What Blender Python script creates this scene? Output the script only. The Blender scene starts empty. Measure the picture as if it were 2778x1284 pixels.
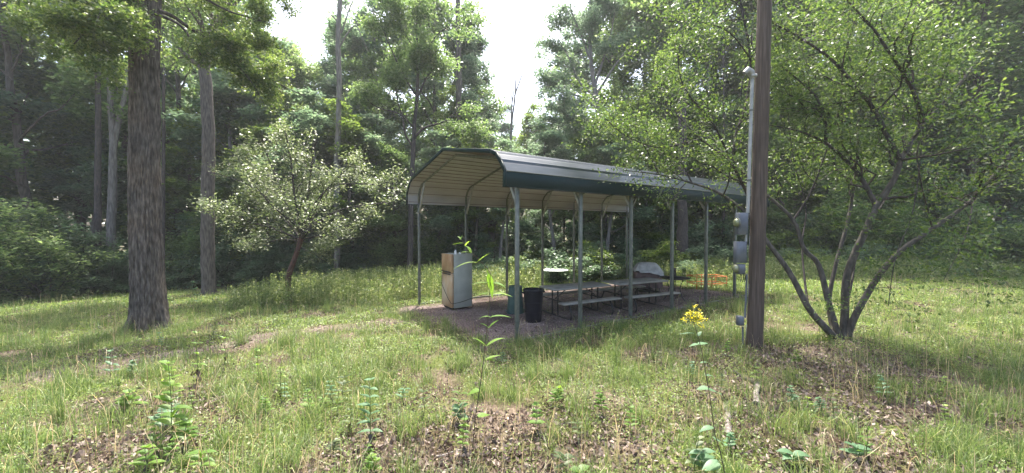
import bpy, math, numpy as np
from math import radians as R, pi
from mathutils import Vector, Matrix
sc = bpy.context.scene
COL = sc.collection
# ------------------------------------------------------------------ camera, world, sun, exposure
CAMH = 2.2; F = 1000.0; PITCH = math.atan(20/1000)
cam = bpy.data.cameras.new('camera'); cam.sensor_width = 36; cam.lens = 36*F/2778; cam.clip_end = 500; cam.clip_start = .05
camo = bpy.data.objects.new('camera', cam); COL.objects.link(camo)
camo.location = (0, 0, CAMH); camo.rotation_euler = (pi/2-PITCH, 0, 0); sc.camera = camo
SUN_EL, SUN_AZ = R(68), math.atan2(-.10, .99)      # azimuth measured from +Y towards +X
sdir = Vector((math.sin(SUN_AZ)*math.cos(SUN_EL), math.cos(SUN_AZ)*math.cos(SUN_EL), math.sin(SUN_EL)))
w = bpy.data.worlds.new('World'); sc.world = w; w.use_nodes = True
wn = w.node_tree.nodes; wl = w.node_tree.links
sky = wn.new('ShaderNodeTexSky'); sky.sky_type = 'NISHITA'; sky.sun_disc = False
sky.sun_elevation = SUN_EL; sky.sun_rotation = SUN_AZ
sky.air_density = 1.0; sky.dust_density = 6.0; sky.ozone_density = 1.0
wl.new(sky.outputs[0], wn['Background'].inputs[0]); wn['Background'].inputs[1].default_value = .15
sl = bpy.data.lights.new('sun', 'SUN'); sl.energy = 3.0; sl.angle = R(.6); sl.color = (1, .95, .86)
so = bpy.data.objects.new('sun', sl); COL.objects.link(so); so.rotation_euler = sdir.to_track_quat('Z', 'Y').to_euler()
vs = sc.view_settings; vs.view_transform = 'Standard'; vs.look = 'None'; vs.gamma = 1; vs.use_curve_mapping = False
vs.exposure = 2.0
sc.cycles.max_bounces = 6; sc.cycles.diffuse_bounces = 3; sc.cycles.transmission_bounces = 4; sc.cycles.transparent_max_bounces = 4
sc.cycles.caustics_reflective = False; sc.cycles.caustics_refractive = False
hm = bpy.data.meshes.new('haze'); hv = [(x, y, z) for x in (-75, 75) for y in (-6, 85) for z in (-6, 34)]
hm.from_pydata(hv, [], [(0, 1, 3, 2), (4, 6, 7, 5), (0, 4, 5, 1), (2, 3, 7, 6), (0, 2, 6, 4), (1, 5, 7, 3)]); ho = bpy.data.objects.new('haze', hm); COL.objects.link(ho)
ho['kind'] = 'stuff'; ho['label'] = 'pale summer haze in the air between the trees'; ho['category'] = 'haze'
hz = bpy.data.materials.new('haze'); hz.use_nodes = True; hz.node_tree.nodes.remove(hz.node_tree.nodes['Principled BSDF'])
pv = hz.node_tree.nodes.new('ShaderNodeVolumePrincipled'); pv.inputs['Color'].default_value = (.93, .97, 1, 1); pv.inputs['Density'].default_value = .0009; pv.inputs['Anisotropy'].default_value = .3
hz.node_tree.links.new(pv.outputs[0], hz.node_tree.nodes['Material Output'].inputs['Volume']); hm.materials.append(hz)
# ------------------------------------------------------------------ numbers
rng = np.random.default_rng(7)
def hsh(ix, iy, s=0):
    v = np.sin(ix*127.1+iy*311.7+s*74.7)*43758.5453
    return v-np.floor(v)
def vnoise(x, y, s=0):
    x = np.asarray(x, float); y = np.asarray(y, float)
    ix = np.floor(x); iy = np.floor(y); fx = x-ix; fy = y-iy
    fx = fx*fx*(3-2*fx); fy = fy*fy*(3-2*fy)
    return (hsh(ix, iy, s)*(1-fx)+hsh(ix+1, iy, s)*fx)*(1-fy)+(hsh(ix, iy+1, s)*(1-fx)+hsh(ix+1, iy+1, s)*fx)*fy
def fbm(x, y, s=0, o=4):
    t = 0; a = .5
    for i in range(o):
        t = t+a*vnoise(np.asarray(x)*2**i, np.asarray(y)*2**i, s+i*3.3); a *= .5
    return t/(1-.5**o)
def slopn(X, Y): return -.548*X+.837*Y-6.05
def gz(X, Y):
    X = np.asarray(X, float); Y = np.asarray(Y, float)
    n = slopn(X, Y); sp = np.log1p(np.exp(np.clip(n*1.5, -30, 30)))/1.5
    z = -.05*np.minimum(sp, 40)
    s = .837*(X-.1)+.548*(Y-7.3)
    ins = 1/(1+np.exp(np.clip(-8*(np.minimum(np.minimum(n+.3, 6.4-n), np.minimum(s+.3, 10.7-s))), -30, 30)))
    z = z+(1-.85*ins)*((fbm(X*.9, Y*.9, 5, 3)-.5)*.12+(vnoise(X*3.5, Y*3.5, 9)-.5)*.035)
    z = z+.10*np.exp(-((X-6.5)**2+(Y-7.4)**2)/.8)
    return z
def px_dir(x, y):
    a = (x-1389)/F; b = (642-y)/F; c, s = math.cos(PITCH), math.sin(PITCH)
    fy = c+b*s; fz = -s+b*c
    return a/fy, fz/fy
def W(x, y, Y):                       # world point seen at photo position (x, y) at distance Y
    a, b = px_dir(x, y); return Vector((a*Y, Y, CAMH+b*Y))
GC = {}
def G(x, y):                          # ground point seen at photo position
    if (x, y) in GC: return GC[(x, y)].copy()
    a, b = px_dir(x, y); ys = np.linspace(1.5, 60, 600)
    for _ in range(3):
        k = np.nonzero(CAMH+b*ys < gz(a*ys, ys))[0]; k = k[0] if len(k) else len(ys)-1
        ys = np.linspace(ys[max(k-1, 0)], ys[k], 60)
    hi = ys[-1]; GC[(x, y)] = Vector((a*hi, hi, float(gz(a*hi, hi)))); return GC[(x, y)].copy()
# ------------------------------------------------------------------ object helpers
def mesh_from(name, V, faces, mats=None, smooth=False, midx=None):
    V = np.asarray(V, np.float32); me = bpy.data.meshes.new(name)
    if isinstance(faces, np.ndarray): groups = [faces]
    else:
        groups = []
        for k in sorted({len(f) for f in faces}): groups.append(np.array([f for f in faces if len(f) == k]))
    nl = sum(g.size for g in groups); nf = sum(len(g) for g in groups)
    me.vertices.add(len(V)); me.vertices.foreach_set('co', V.ravel())
    me.loops.add(nl); me.loops.foreach_set('vertex_index', np.concatenate([g.ravel() for g in groups]).astype(np.int32))
    tot = np.concatenate([np.full(len(g), g.shape[1]) for g in groups]).astype(np.int32)
    st = np.concatenate([[0], np.cumsum(tot)[:-1]]).astype(np.int32)
    me.polygons.add(nf); me.polygons.foreach_set('loop_start', st); me.polygons.foreach_set('loop_total', tot)
    if smooth: me.polygons.foreach_set('use_smooth', np.ones(nf, bool))
    if midx is not None: me.polygons.foreach_set('material_index', np.asarray(midx, np.int32))
    me.update(calc_edges=True)
    for m in (mats or []): me.materials.append(m)
    return me
def link(name, me, parent=None):
    o = bpy.data.objects.new(name, me); COL.objects.link(o)
    if parent: o.parent = parent
    return o
def tag(o, label=None, cat=None, group=None, kind=None):
    for k, v in (('label', label), ('category', cat), ('group', group), ('kind', kind)):
        if v: o[k] = v
    return o
def empty(name, loc, rz=0, label=None, cat=None, group=None):
    o = bpy.data.objects.new(name, None); COL.objects.link(o); o.location = loc; o.rotation_euler = (0, 0, rz)
    o.empty_display_size = .1
    return tag(o, label, cat, group)
def kids(o): return [c for c in bpy.data.objects if c.parent == o]
def copy_tree(o, parent=None, ch=None):
    c = o.copy(); COL.objects.link(c); c.parent = parent
    for k in kids(o): copy_tree(k, c)
    return c
class MB:
    def __init__(s): s.V = []; s.F = []; s.n = 0
    def add(s, V, Fs):
        V = np.asarray(V, float).reshape(-1, 3); s.V.append(V)
        s.F += [tuple(int(i)+s.n for i in f) for f in Fs]; s.n += len(V); return s
    def box(s, c, d, rz=0, M=None, bev=0):
        hx, hy, hz = d[0]/2, d[1]/2, d[2]/2; b = min(bev, hx*.9, hy*.9, hz*.9)
        if b <= 0:
            P = [(x, y, z) for z in (-hz, hz) for y in (-hy, hy) for x in (-hx, hx)]
            Fs = [(0, 2, 3, 1), (4, 5, 7, 6), (0, 1, 5, 4), (2, 6, 7, 3), (0, 4, 6, 2), (1, 3, 7, 5)]
        else:                           # bevelled: hull of three shrunken boxes
            P = []; idx = {}
            for sx in (-1, 1):
                for sy in (-1, 1):
                    for sz in (-1, 1):
                        for k in range(3):
                            q = [sx*(hx-b), sy*(hy-b), sz*(hz-b)]; q[k] = (sx*hx, sy*hy, sz*hz)[k]
                            idx[(sx, sy, sz, k)] = len(P); P.append(q)
            Fs = []
            for k in range(3):
                a, c2 = (k+1) % 3, (k+2) % 3
                for sg in (-1, 1):
                    f = []
                    for (u, v) in ((-1, -1), (1, -1), (1, 1), (-1, 1)):
                        t = [0, 0, 0]; t[k] = sg; t[a] = u; t[c2] = v; f.append(idx[(t[0], t[1], t[2], k)])
                    Fs.append(tuple(f if sg > 0 else f[::-1]))
            for k in range(3):          # edge strips parallel to axis k
                a, c2 = (k+1) % 3, (k+2) % 3
                for u in (-1, 1):
                    for v in (-1, 1):
                        t0 = [0, 0, 0]; t0[k] = -1; t0[a] = u; t0[c2] = v; t1 = list(t0); t1[k] = 1
                        f = [idx[(*t0, a)], idx[(*t1, a)], idx[(*t1, c2)], idx[(*t0, c2)]]
                        Fs.append(tuple(f if u*v < 0 else f[::-1]))
            for sx in (-1, 1):
                for sy in (-1, 1):
                    for sz in (-1, 1):
                        f = [idx[(sx, sy, sz, k)] for k in range(3)]
                        Fs.append(tuple(f if sx*sy*sz > 0 else f[::-1]))
        P = np.array(P, float)
        if M is not None: P = P @ np.array(M.to_3x3()).T
        elif rz: cs, sn = math.cos(rz), math.sin(rz); P = P @ np.array([[cs, sn, 0], [-sn, cs, 0], [0, 0, 1]])
        return s.add(P+np.array(c), Fs)
    def bar(s, a, b, wd, dp=None):      # square tube between two points
        a = Vector(a); b = Vector(b); d = b-a; q = d.to_track_quat('Z', 'X').to_matrix()
        return s.box((a+b)/2, (wd, dp or wd, d.length), M=q, bev=min(wd, dp or wd)*.12)
    def tube(s, pts, r, n=8, cap=True):
        pts = np.array([tuple(p) for p in pts], float); k = len(pts)
        r = np.full(k, r) if np.isscalar(r) else np.asarray(r, float)
        T = np.gradient(pts, axis=0); T /= np.linalg.norm(T, axis=1)[:, None]+1e-9
        up = np.array([0, 0, 1.]) if abs(T[0][2]) < .9 else np.array([1., 0, 0])
        u = np.cross(T[0], up); u /= np.linalg.norm(u); V = []
        ang = np.linspace(0, 2*pi, n, endpoint=False)
        for i in range(k):
            u = u-T[i]*np.dot(u, T[i]); u /= np.linalg.norm(u)+1e-9; v = np.cross(T[i], u)
            V.append(pts[i]+r[i]*(np.cos(ang)[:, None]*u+np.sin(ang)[:, None]*v))
        Fs = [(i*n+j, i*n+(j+1) % n, (i+1)*n+(j+1) % n, (i+1)*n+j) for i in range(k-1) for j in range(n)]
        if cap: Fs += [tuple(range(n))[::-1], tuple((k-1)*n+j for j in range(n))]
        return s.add(np.concatenate(V), Fs)
    def lathe(s, prof, c=(0, 0, 0), n=24, cap=True, ax=None):
        k = len(prof); ang = np.linspace(0, 2*pi, n, endpoint=False)
        V = np.array([(r*math.cos(a), r*math.sin(a), z) for r, z in prof for a in ang])
        if ax is not None: V = V @ np.array(Vector(ax).to_track_quat('Z', 'X').to_matrix()).T
        Fs = [(i*n+j, i*n+(j+1) % n, (i+1)*n+(j+1) % n, (i+1)*n+j) for i in range(k-1) for j in range(n)]
        if cap: Fs += [tuple(range(n))[::-1], tuple((k-1)*n+j for j in range(n))]
        return s.add(V+np.array(c), Fs)
    def build(s, name, mat, parent=None, smooth=False):
        me = mesh_from(name, np.concatenate(s.V), s.F, [mat], smooth)
        if smooth:
            try: me.set_sharp_from_angle(angle=R(40))
            except Exception: pass
        return link(name, me, parent)
# ------------------------------------------------------------------ materials
def newmat(name):
    m = bpy.data.materials.new(name); m.use_nodes = True; nt = m.node_tree
    return m, nt, nt.nodes, nt.links, nt.nodes['Principled BSDF']
def ramp(nd, stops):
    r = nd.new('ShaderNodeValToRGB'); e = r.color_ramp.elements
    e[0].position = stops[0][0]; e[0].color = (*stops[0][1], 1)
    e[1].position = stops[-1][0]; e[1].color = (*stops[-1][1], 1)
    for p, c in stops[1:-1]: k = e.new(p); k.color = (*c, 1)
    return r
def noise(nd, lk, scale, detail=4, vec=None, stretch=None, coord='Object'):
    n = nd.new('ShaderNodeTexNoise'); n.inputs['Scale'].default_value = scale; n.inputs['Detail'].default_value = detail
    tc = nd.new('ShaderNodeTexCoord'); mp = nd.new('ShaderNodeMapping')
    if stretch: mp.inputs['Scale'].default_value = stretch
    lk.new(tc.outputs[coord], mp.inputs[0]); lk.new(mp.outputs[0], n.inputs['Vector']); return n
def surf(name, stops, scale=6, rough=.6, metal=0, bump=0, stretch=None, spec=.5, detail=5, bscale=None):
    m, nt, nd, lk, p = newmat(name)
    n = noise(nd, lk, scale, detail, stretch=stretch); r = ramp(nd, stops)
    lk.new(n.outputs[0], r.inputs[0]); lk.new(r.outputs[0], p.inputs['Base Color'])
    p.inputs['Roughness'].default_value = rough; p.inputs['Metallic'].default_value = metal
    p.inputs['Specular IOR Level'].default_value = spec
    if bump:
        n2 = noise(nd, lk, bscale or scale*3, 4, stretch=stretch)
        b = nd.new('ShaderNodeBump'); b.inputs['Strength'].default_value = bump; b.inputs['Distance'].default_value = .02
        lk.new(n2.outputs[0], b.inputs['Height']); lk.new(b.outputs[0], p.inputs['Normal'])
    return m
def leafmat(name, stops, trans=.45, rough=.45, tcol=None, spec=.5, objvar=.25):
    m, nt, nd, lk, p = newmat(name)
    gi = nd.new('ShaderNodeNewGeometry'); oi = nd.new('ShaderNodeObjectInfo'); ma = nd.new('ShaderNodeMath'); ma.operation = 'MULTIPLY_ADD'
    ma.inputs[1].default_value = objvar; lk.new(oi.outputs['Random'], ma.inputs[0])
    m2 = nd.new('ShaderNodeMath'); m2.operation = 'MULTIPLY'; m2.inputs[1].default_value = 1-objvar
    lk.new(gi.outputs['Random Per Island'], m2.inputs[0]); lk.new(m2.outputs[0], ma.inputs[2])
    r = ramp(nd, stops); lk.new(ma.outputs[0], r.inputs[0]); lk.new(r.outputs[0], p.inputs['Base Color'])
    p.inputs['Roughness'].default_value = rough; p.inputs['Specular IOR Level'].default_value = spec
    t = nd.new('ShaderNodeBsdfTranslucent'); mx = nd.new('ShaderNodeMixShader'); mx.inputs[0].default_value = trans
    hs = nd.new('ShaderNodeHueSaturation'); hs.inputs['Saturation'].default_value = 1.1; hs.inputs['Value'].default_value = 2.0; hs.inputs['Hue'].default_value = .488
    lk.new(r.outputs[0], hs.inputs['Color']); lk.new(hs.outputs[0], t.inputs[0])
    lk.new(p.outputs[0], mx.inputs[1]); lk.new(t.outputs[0], mx.inputs[2])
    lk.new(mx.outputs[0], nd['Material Output'].inputs[0]); return m
M = {}
M['leaf_forest'] = leafmat('leaf_forest', [(0, (.06, .11, .038)), (.6, (.135, .205, .07)), (.9, (.20, .27, .11)), (1, (.32, .36, .20))], .5, .36)
M['leaf_cool'] = leafmat('leaf_cool', [(0, (.06, .11, .06)), (.6, (.135, .20, .115)), (.9, (.20, .265, .16)), (1, (.32, .36, .26))], .5, .36)
M['leaf_yellow'] = leafmat('leaf_yellow', [(0, (.065, .11, .028)), (.5, (.11, .17, .04)), (1, (.17, .23, .06))], .5)
M['leaf_soft'] = leafmat('leaf_soft', [(0, (.035, .07, .02)), (.5, (.07, .12, .03)), (.85, (.13, .18, .05)), (1, (.22, .26, .10))], .45, .38)
M['leaf_crab'] = leafmat('leaf_crab', [(0, (.03, .055, .02)), (.5, (.085, .125, .045)), (.85, (.17, .21, .095)), (1, (.34, .37, .25))], .4, .42, spec=.6)
M['leaf_dark'] = leafmat('leaf_dark', [(0, (.036, .075, .036)), (.6, (.085, .145, .07)), (.9, (.10, .15, .07)), (1, (.2, .25, .14))], .3)
M['leaf_weed'] = leafmat('leaf_weed', [(0, (.07, .14, .03)), (.5, (.12, .22, .04)), (1, (.2, .30, .06))], .5)
M['leaf_weed_blue'] = leafmat('leaf_weed_blue', [(0, (.08, .16, .08)), (1, (.14, .24, .13))], .4)
M['leaf_dead'] = leafmat('leaf_dead', [(0, (.02, .014, .01)), (1, (.05, .035, .02))], .1)
M['grass'] = leafmat('grass', [(0, (.055, .10, .028)), (.45, (.10, .16, .045)), (.85, (.18, .24, .08)), (1, (.34, .33, .16))], .4, objvar=0)
M['straw'] = leafmat('straw', [(0, (.20, .16, .09)), (1, (.45, .38, .22))], .3, objvar=0)
M['cover'] = leafmat('cover', [(0, (.06, .11, .022)), (.5, (.12, .19, .036)), (1, (.22, .29, .065))], .45, objvar=0)
M['weedfield'] = leafmat('weedfield', [(0, (.08, .125, .035)), (.6, (.16, .22, .07)), (1, (.34, .36, .17))], .4, objvar=0)
M['litter'] = leafmat('litter', [(0, (.035, .024, .018)), (.4, (.09, .064, .048)), (.8, (.19, .14, .11)), (1, (.38, .30, .25))], .12, .6, objvar=0)
M['yellow'] = leafmat('yellow', [(0, (.30, .36, .04)), (.4, (.55, .50, .02)), (1, (.75, .62, .04))], .3, objvar=0)
M['bark_oak'] = surf('bark_oak', [(.32, (.045, .038, .032)), (.5, (.10, .088, .076)), (.7, (.19, .168, .145))], 8, .95, bump=1, stretch=(3, 3, .6), detail=8, spec=.2)
M['bark'] = surf('bark', [(.3, (.04, .033, .028)), (.7, (.14, .12, .10))], 6, .9, bump=.5, stretch=(3, 3, .6))
M['bark_dark'] = surf('bark_dark', [(.3, (.022, .018, .016)), (.7, (.075, .062, .055))], 8, .9, bump=.5, stretch=(2, 2, .8))
M['bark_pale'] = surf('bark_pale', [(.3, (.10, .09, .08)), (.7, (.27, .25, .23))], 5, .9, bump=.4, stretch=(3, 3, .5))
M['bark_red'] = surf('bark_red', [(.3, (.045, .02, .015)), (.7, (.14, .07, .05))], 8, .9, bump=.4, stretch=(2, 2, .6))
M['bark_multi'] = surf('bark_multi', [(.3, (.03, .027, .023)), (.5, (.065, .057, .048)), (.7, (.13, .115, .098))], 7, .85, bump=.4, stretch=(2, 2, .8), detail=7)
M['pole_wood'] = surf('pole_wood', [(.3, (.045, .033, .026)), (.55, (.085, .062, .048)), (.75, (.14, .108, .086))], 4, .85, bump=.5, stretch=(9, 9, .35), detail=8)
M['green_paint'] = surf('green_paint', [(.3, (.002, .014, .014)), (.7, (.004, .021, .020))], 3, .45, 0, .03, spec=.2)
M['roof_green'] = surf('roof_green', [(.3, (.03, .045, .05)), (.7, (.07, .082, .092))], 3, .3, .6, .02, stretch=(.4, 3, 1), spec=1)
M['lining'] = surf('lining', [(.3, (.35, .335, .345)), (.7, (.48, .465, .475))], 2.5, .5, stretch=(.4, 2, 1))
M['rib_shade'] = surf('rib_shade', [(.3, (.14, .11, .10)), (.7, (.22, .18, .16))], 6, .7)  # dark brown that stands in for the shade along the lining ribs
M['galv'] = surf('galv', [(.3, (.10, .11, .095)), (.7, (.17, .185, .16))], 12, .55, .15, .05)
M['fridge'] = surf('fridge', [(.3, (.30, .31, .265)), (.7, (.40, .405, .35))], 3, .5, bump=.04)
M['black_pl'] = surf('black_pl', [(.3, (.002, .002, .005)), (.7, (.006, .006, .011))], 6, .5, bump=.05, spec=.3)
M['green_pl'] = surf('green_pl', [(.3, (.02, .05, .045)), (.7, (.04, .085, .075))], 6, .45, bump=.05)
M['table_top'] = surf('table_top', [(.3, (.15, .145, .125)), (.7, (.27, .26, .23))], 5, .55, bump=.1, bscale=60)
M['steel_dark'] = surf('steel_dark', [(.3, (.012, .012, .013)), (.7, (.035, .034, .034))], 12, .4, .3)
M['cloth_gray'] = surf('cloth_gray', [(.3, (.32, .315, .31)), (.7, (.52, .51, .50))], 8, .7, bump=.5)
M['cloth_brown'] = surf('cloth_brown', [(.3, (.06, .035, .034)), (.7, (.13, .085, .08))], 5, .7, bump=.15)
M['orange'] = surf('orange', [(.3, (.45, .12, .03)), (.7, (.65, .22, .06))], 9, .6)
M['rubber'] = surf('rubber', [(.3, (.012, .012, .012)), (.7, (.03, .03, .03))], 12, .7)
M['box_gray'] = surf('box_gray', [(.3, (.085, .096, .115)), (.7, (.145, .16, .185))], 7, .45, .1, .04)
M['conduit'] = surf('conduit', [(.3, (.25, .26, .25)), (.7, (.40, .40, .385))], 9, .45, .1)
M['glass_mt'] = surf('glass_mt', [(.3, (.13, .15, .07)), (.7, (.26, .27, .15))], 7, .12, spec=.8)
M['table_glass'] = surf('table_glass', [(.3, (.55, .58, .56)), (.7, (.72, .75, .73))], 7, .15)
M['white_pl'] = surf('white_pl', [(.3, (.6, .62, .64)), (.7, (.8, .82, .84))], 7, .3)
M['log'] = surf('log', [(.35, (.05, .04, .033)), (.5, (.16, .135, .12)), (.68, (.32, .28, .255))], 14, .9, bump=.5, detail=7)
M['stem'] = surf('stem', [(.3, (.07, .10, .03)), (.7, (.13, .16, .05))], 12, .6)
M['stem_dark'] = surf('stem_dark', [(.3, (.05, .04, .025)), (.7, (.11, .085, .05))], 12, .7)
# rusty, sun-yellowed door paint
nt_ = M['bark_oak'].node_tree; p_ = nt_.nodes['Principled BSDF']; src = p_.inputs['Base Color'].links[0].from_socket
na_ = noise(nt_.nodes, nt_.links, 1.1, 5, stretch=(1, 1, .8)); ra_ = ramp(nt_.nodes, [(.48, (0, 0, 0)), (.62, (.55, .55, .55))]); nt_.links.new(na_.outputs[0], ra_.inputs[0])
mx_ = nt_.nodes.new('ShaderNodeMixRGB'); mx_.blend_type = 'MULTIPLY'; mx_.inputs[2].default_value = (1.6, 1.4, 1.2, 1)
nt_.links.new(ra_.outputs[0], mx_.inputs[0]); nt_.links.new(src, mx_.inputs[1]); nt_.links.new(mx_.outputs[0], p_.inputs['Base Color'])
m, nt, nd, lk, p = newmat('door_paint')
n1 = noise(nd, lk, 1.6, 6, stretch=(1, 1, .6)); r1 = ramp(nd, [(.3, (.28, .14, .06)), (.46, (.42, .27, .14)), (.62, (.52, .43, .30))])
lk.new(n1.outputs[0], r1.inputs[0]); lk.new(r1.outputs[0], p.inputs['Base Color']); p.inputs['Roughness'].default_value = .5; M['door'] = m
# ground: soil / gravel / moss, mixed by the attribute "bare" (where the grass is worn away)
m, nt, nd, lk, p = newmat('ground')
at = nd.new('ShaderNodeAttribute'); at.attribute_name = 'bare'
n1 = noise(nd, lk, 1.3, 8); n2 = noise(nd, lk, 22, 6); n3 = noise(nd, lk, 90, 3)
soil = ramp(nd, [(.3, (.055, .042, .030)), (.55, (.12, .095, .07)), (.75, (.20, .165, .125))])
dirt = ramp(nd, [(.32, (.075, .056, .05)), (.5, (.145, .115, .107)), (.7, (.28, .235, .225))])
moss = ramp(nd, [(.35, (.05, .065, .018)), (.7, (.11, .13, .035))])
for r_, n_ in ((soil, n2), (dirt, n2), (moss, n3)): lk.new(n_.outputs[0], r_.inputs[0])
mm = nd.new('ShaderNodeMixRGB'); lk.new(soil.outputs[0], mm.inputs[1]); lk.new(moss.outputs[0], mm.inputs[2])
rr = ramp(nd, [(.42, (0, 0, 0)), (.58, (1, 1, 1))]); lk.new(n1.outputs[0], rr.inputs[0]); lk.new(rr.outputs[0], mm.inputs[0])
m2_ = nd.new('ShaderNodeMixRGB'); lk.new(at.outputs['Fac'], m2_.inputs[0]); lk.new(mm.outputs[0], m2_.inputs[1]); lk.new(dirt.outputs[0], m2_.inputs[2])
n4 = noise(nd, lk, .9, 6); r4 = ramp(nd, [(.35, (.55, .5, .46)), (.62, (1.15, 1.12, 1.1))]); lk.new(n4.outputs[0], r4.inputs[0]); m5 = nd.new('ShaderNodeMixRGB'); m5.blend_type = 'MULTIPLY'; m5.inputs[0].default_value = 1
lk.new(m2_.outputs[0], m5.inputs[1]); lk.new(r4.outputs[0], m5.inputs[2]); lk.new(m5.outputs[0], p.inputs['Base Color']); p.inputs['Roughness'].default_value = .95; p.inputs['Specular IOR Level'].default_value = .2
b = nd.new('ShaderNodeBump'); b.inputs['Strength'].default_value = .7; b.inputs['Distance'].default_value = .03
lk.new(n2.outputs[0], b.inputs['Height']); lk.new(b.outputs[0], p.inputs['Normal']); M['ground'] = m
# ------------------------------------------------------------------ zones on the ground (places with bare earth, litter, lush cover)
def blob(X, Y, lst):
    t = 0
    for (px, py, rx, ry, a) in lst:
        c = G(px, py); wob = (fbm(X*1.3, Y*1.3, px % 17, 3)-.5)*1.1
        d = np.sqrt(((X-c.x)/rx)**2+((Y-c.y)/ry)**2)+wob
        t = np.maximum(t, a*np.clip((1.25-d)/.5, 0, 1))
    return t
def path_d(X, Y, pts, wd):
    d = 1e9
    for (a, b) in zip(pts[:-1], pts[1:]):
        a = G(*a); b = G(*b); ab = np.array([b.x-a.x, b.y-a.y]); L = (ab**2).sum()
        t = np.clip(((X-a.x)*ab[0]+(Y-a.y)*ab[1])/L, 0, 1)
        d = np.minimum(d, np.hypot(X-a.x-t*ab[0], Y-a.y-t*ab[1]))
    return np.clip((1.3-(d/wd+(fbm(X*1.1, Y*1.1, 3, 4)-.5)*1.6))/.6, 0, 1)
def bare_mask(X, Y):
    n = slopn(X, Y); s = .837*(X-.1)+.548*(Y-7.3); wob = (fbm(X*1.2, Y*1.2, 21, 4)-.5)
    pad = np.clip(np.minimum(np.minimum(n+.15, 5.7-n), np.minimum(s+.7, 9.6-s))/.5+wob*2.2+.4, 0, 1)
    pth = path_d(X, Y, [(1180, 868), (1040, 878), (900, 895), (760, 905), (560, 945), (330, 990), (150, 1010)], .42)
    pad = pad*np.clip(.55+.9*fbm(X*2.6, Y*2.6, 88, 4)+np.minimum(n, .8), 0, 1)
    return np.maximum(pad, pth*(.4+.65*fbm(X*3, Y*3, 77, 3)))
LIT = [(1290, 1200, 1.0, .6, 1), (1150, 1260, 1.0, .4, 1), (1560, 1150, .7, .5, .85), (1450, 1270, .8, .25, .9), (900, 1270, .5, .2, .7), (2240, 975, 1.5, 1.0, .95), (2420, 1110, 1.2, .7, .9),
       (2150, 1060, .9, .6, .85), (1960, 1090, .6, .5, .8), (1700, 1250, .6, .3, .6), (300, 1240, .9, .35, .95), (480, 1100, .8, .4, .7), (1850, 980, .8, .4, .6),
       (330, 960, .8, .5, .7), (870, 860, .7, .5, .8), (640, 900, .6, .4, .6), (1880, 1180, .8, .4, .6), (2450, 1240, .9, .4, .7), (1330, 985, .5, .35, .6), (2100, 1250, .5, .3, .6)]
def litter_mask(X, Y): return blob(X, Y, LIT)
LUSH = [(1050, 960, 1.2, .8, .9), (900, 1040, 1.0, .6, .6), (1500, 1000, 1.3, .7, .6), (1750, 900, 2.2, .8, .9), (2150, 780, 2.5, 1.6, .9), (2450, 950, 1.6, .8, .6), (1300, 940, 1.2, .4, .8), (700, 1060, 1, .5, .5),
        (1650, 1080, .8, .5, .5)]
# ------------------------------------------------------------------ ground sheet
def grid_axis(lo, hi, fine_lo, fine_hi, fs, cs):
    a = list(np.arange(fine_lo, fine_hi, fs)); x = fine_lo; st = fs
    while x > lo: st = min(st*1.25, cs); x -= st; a.insert(0, x)
    x = fine_hi; st = fs
    while x < hi: a.append(x); st = min(st*1.25, cs); x += st
    return np.array(a)
gx = grid_axis(-160, 160, -14, 16, .1, 12); gy = grid_axis(-40, 190, 1.5, 19, .1, 12)
XX, YY = np.meshgrid(gx, gy); ZZ = gz(XX, YY)
nx, ny = len(gx), len(gy); ii = (np.arange(ny-1)[:, None]*nx+np.arange(nx-1)[None]).ravel()
gme = mesh_from('ground', np.stack([XX, YY, ZZ], -1).reshape(-1, 3), np.stack([ii, ii+1, ii+nx+1, ii+nx], 1), [M['ground']], True)
att = gme.attributes.new('bare', 'FLOAT', 'POINT'); att.data.foreach_set('value', bare_mask(XX, YY).ravel().astype(np.float32))
tag(link('ground', gme), kind='structure')
# ------------------------------------------------------------------ leaf and blade scattering
def rand_unit(rg, n):
    v = rg.normal(size=(n, 3)); return v/np.linalg.norm(v, axis=1)[:, None]
def leafV(P, size, rg, flat=.5, aspect=.5, droop=0., axis=None):
    n = len(P); N = rand_unit(rg, n)*(1-flat); N[:, 2] += flat*1.2; N /= np.linalg.norm(N, axis=1)[:, None]+1e-9
    A = rand_unit(rg, n) if axis is None else axis+rg.normal(size=(n, 3))*.35
    A = A-N*(A*N).sum(1)[:, None]; A /= np.linalg.norm(A, axis=1)[:, None]+1e-9
    A[:, 2] -= droop; B = np.cross(N, A); s = (size*rg.uniform(.65, 1.35, n))[:, None]
    V = np.empty((n, 4, 3)); V[:, 0] = P; V[:, 1] = P+A*s*.45+B*s*aspect*.5+N*s*.08; V[:, 2] = P+A*s; V[:, 3] = P+A*s*.45-B*s*aspect*.5+N*s*.08
    return V.reshape(-1, 3), np.arange(4*n).reshape(-1, 4)
def leaf_mesh(name, P, size, rg, mat, **k):
    V, Fc = leafV(P, size, rg, **k); return mesh_from(name, V, Fc, [mat])
def in_frame(X, Y): return np.abs(X) < Y*1.48+.4
def scatter(n, y0, y1, rg, p=1.5):
    u = rg.random(n); e = 2-p; Y = (y0**e+(y1**e-y0**e)*u)**(1/e) if abs(e) > 1e-6 else y0*(y1/y0)**u
    X = rg.uniform(-1.45, 1.45, n)*Y; return X, Y
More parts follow.
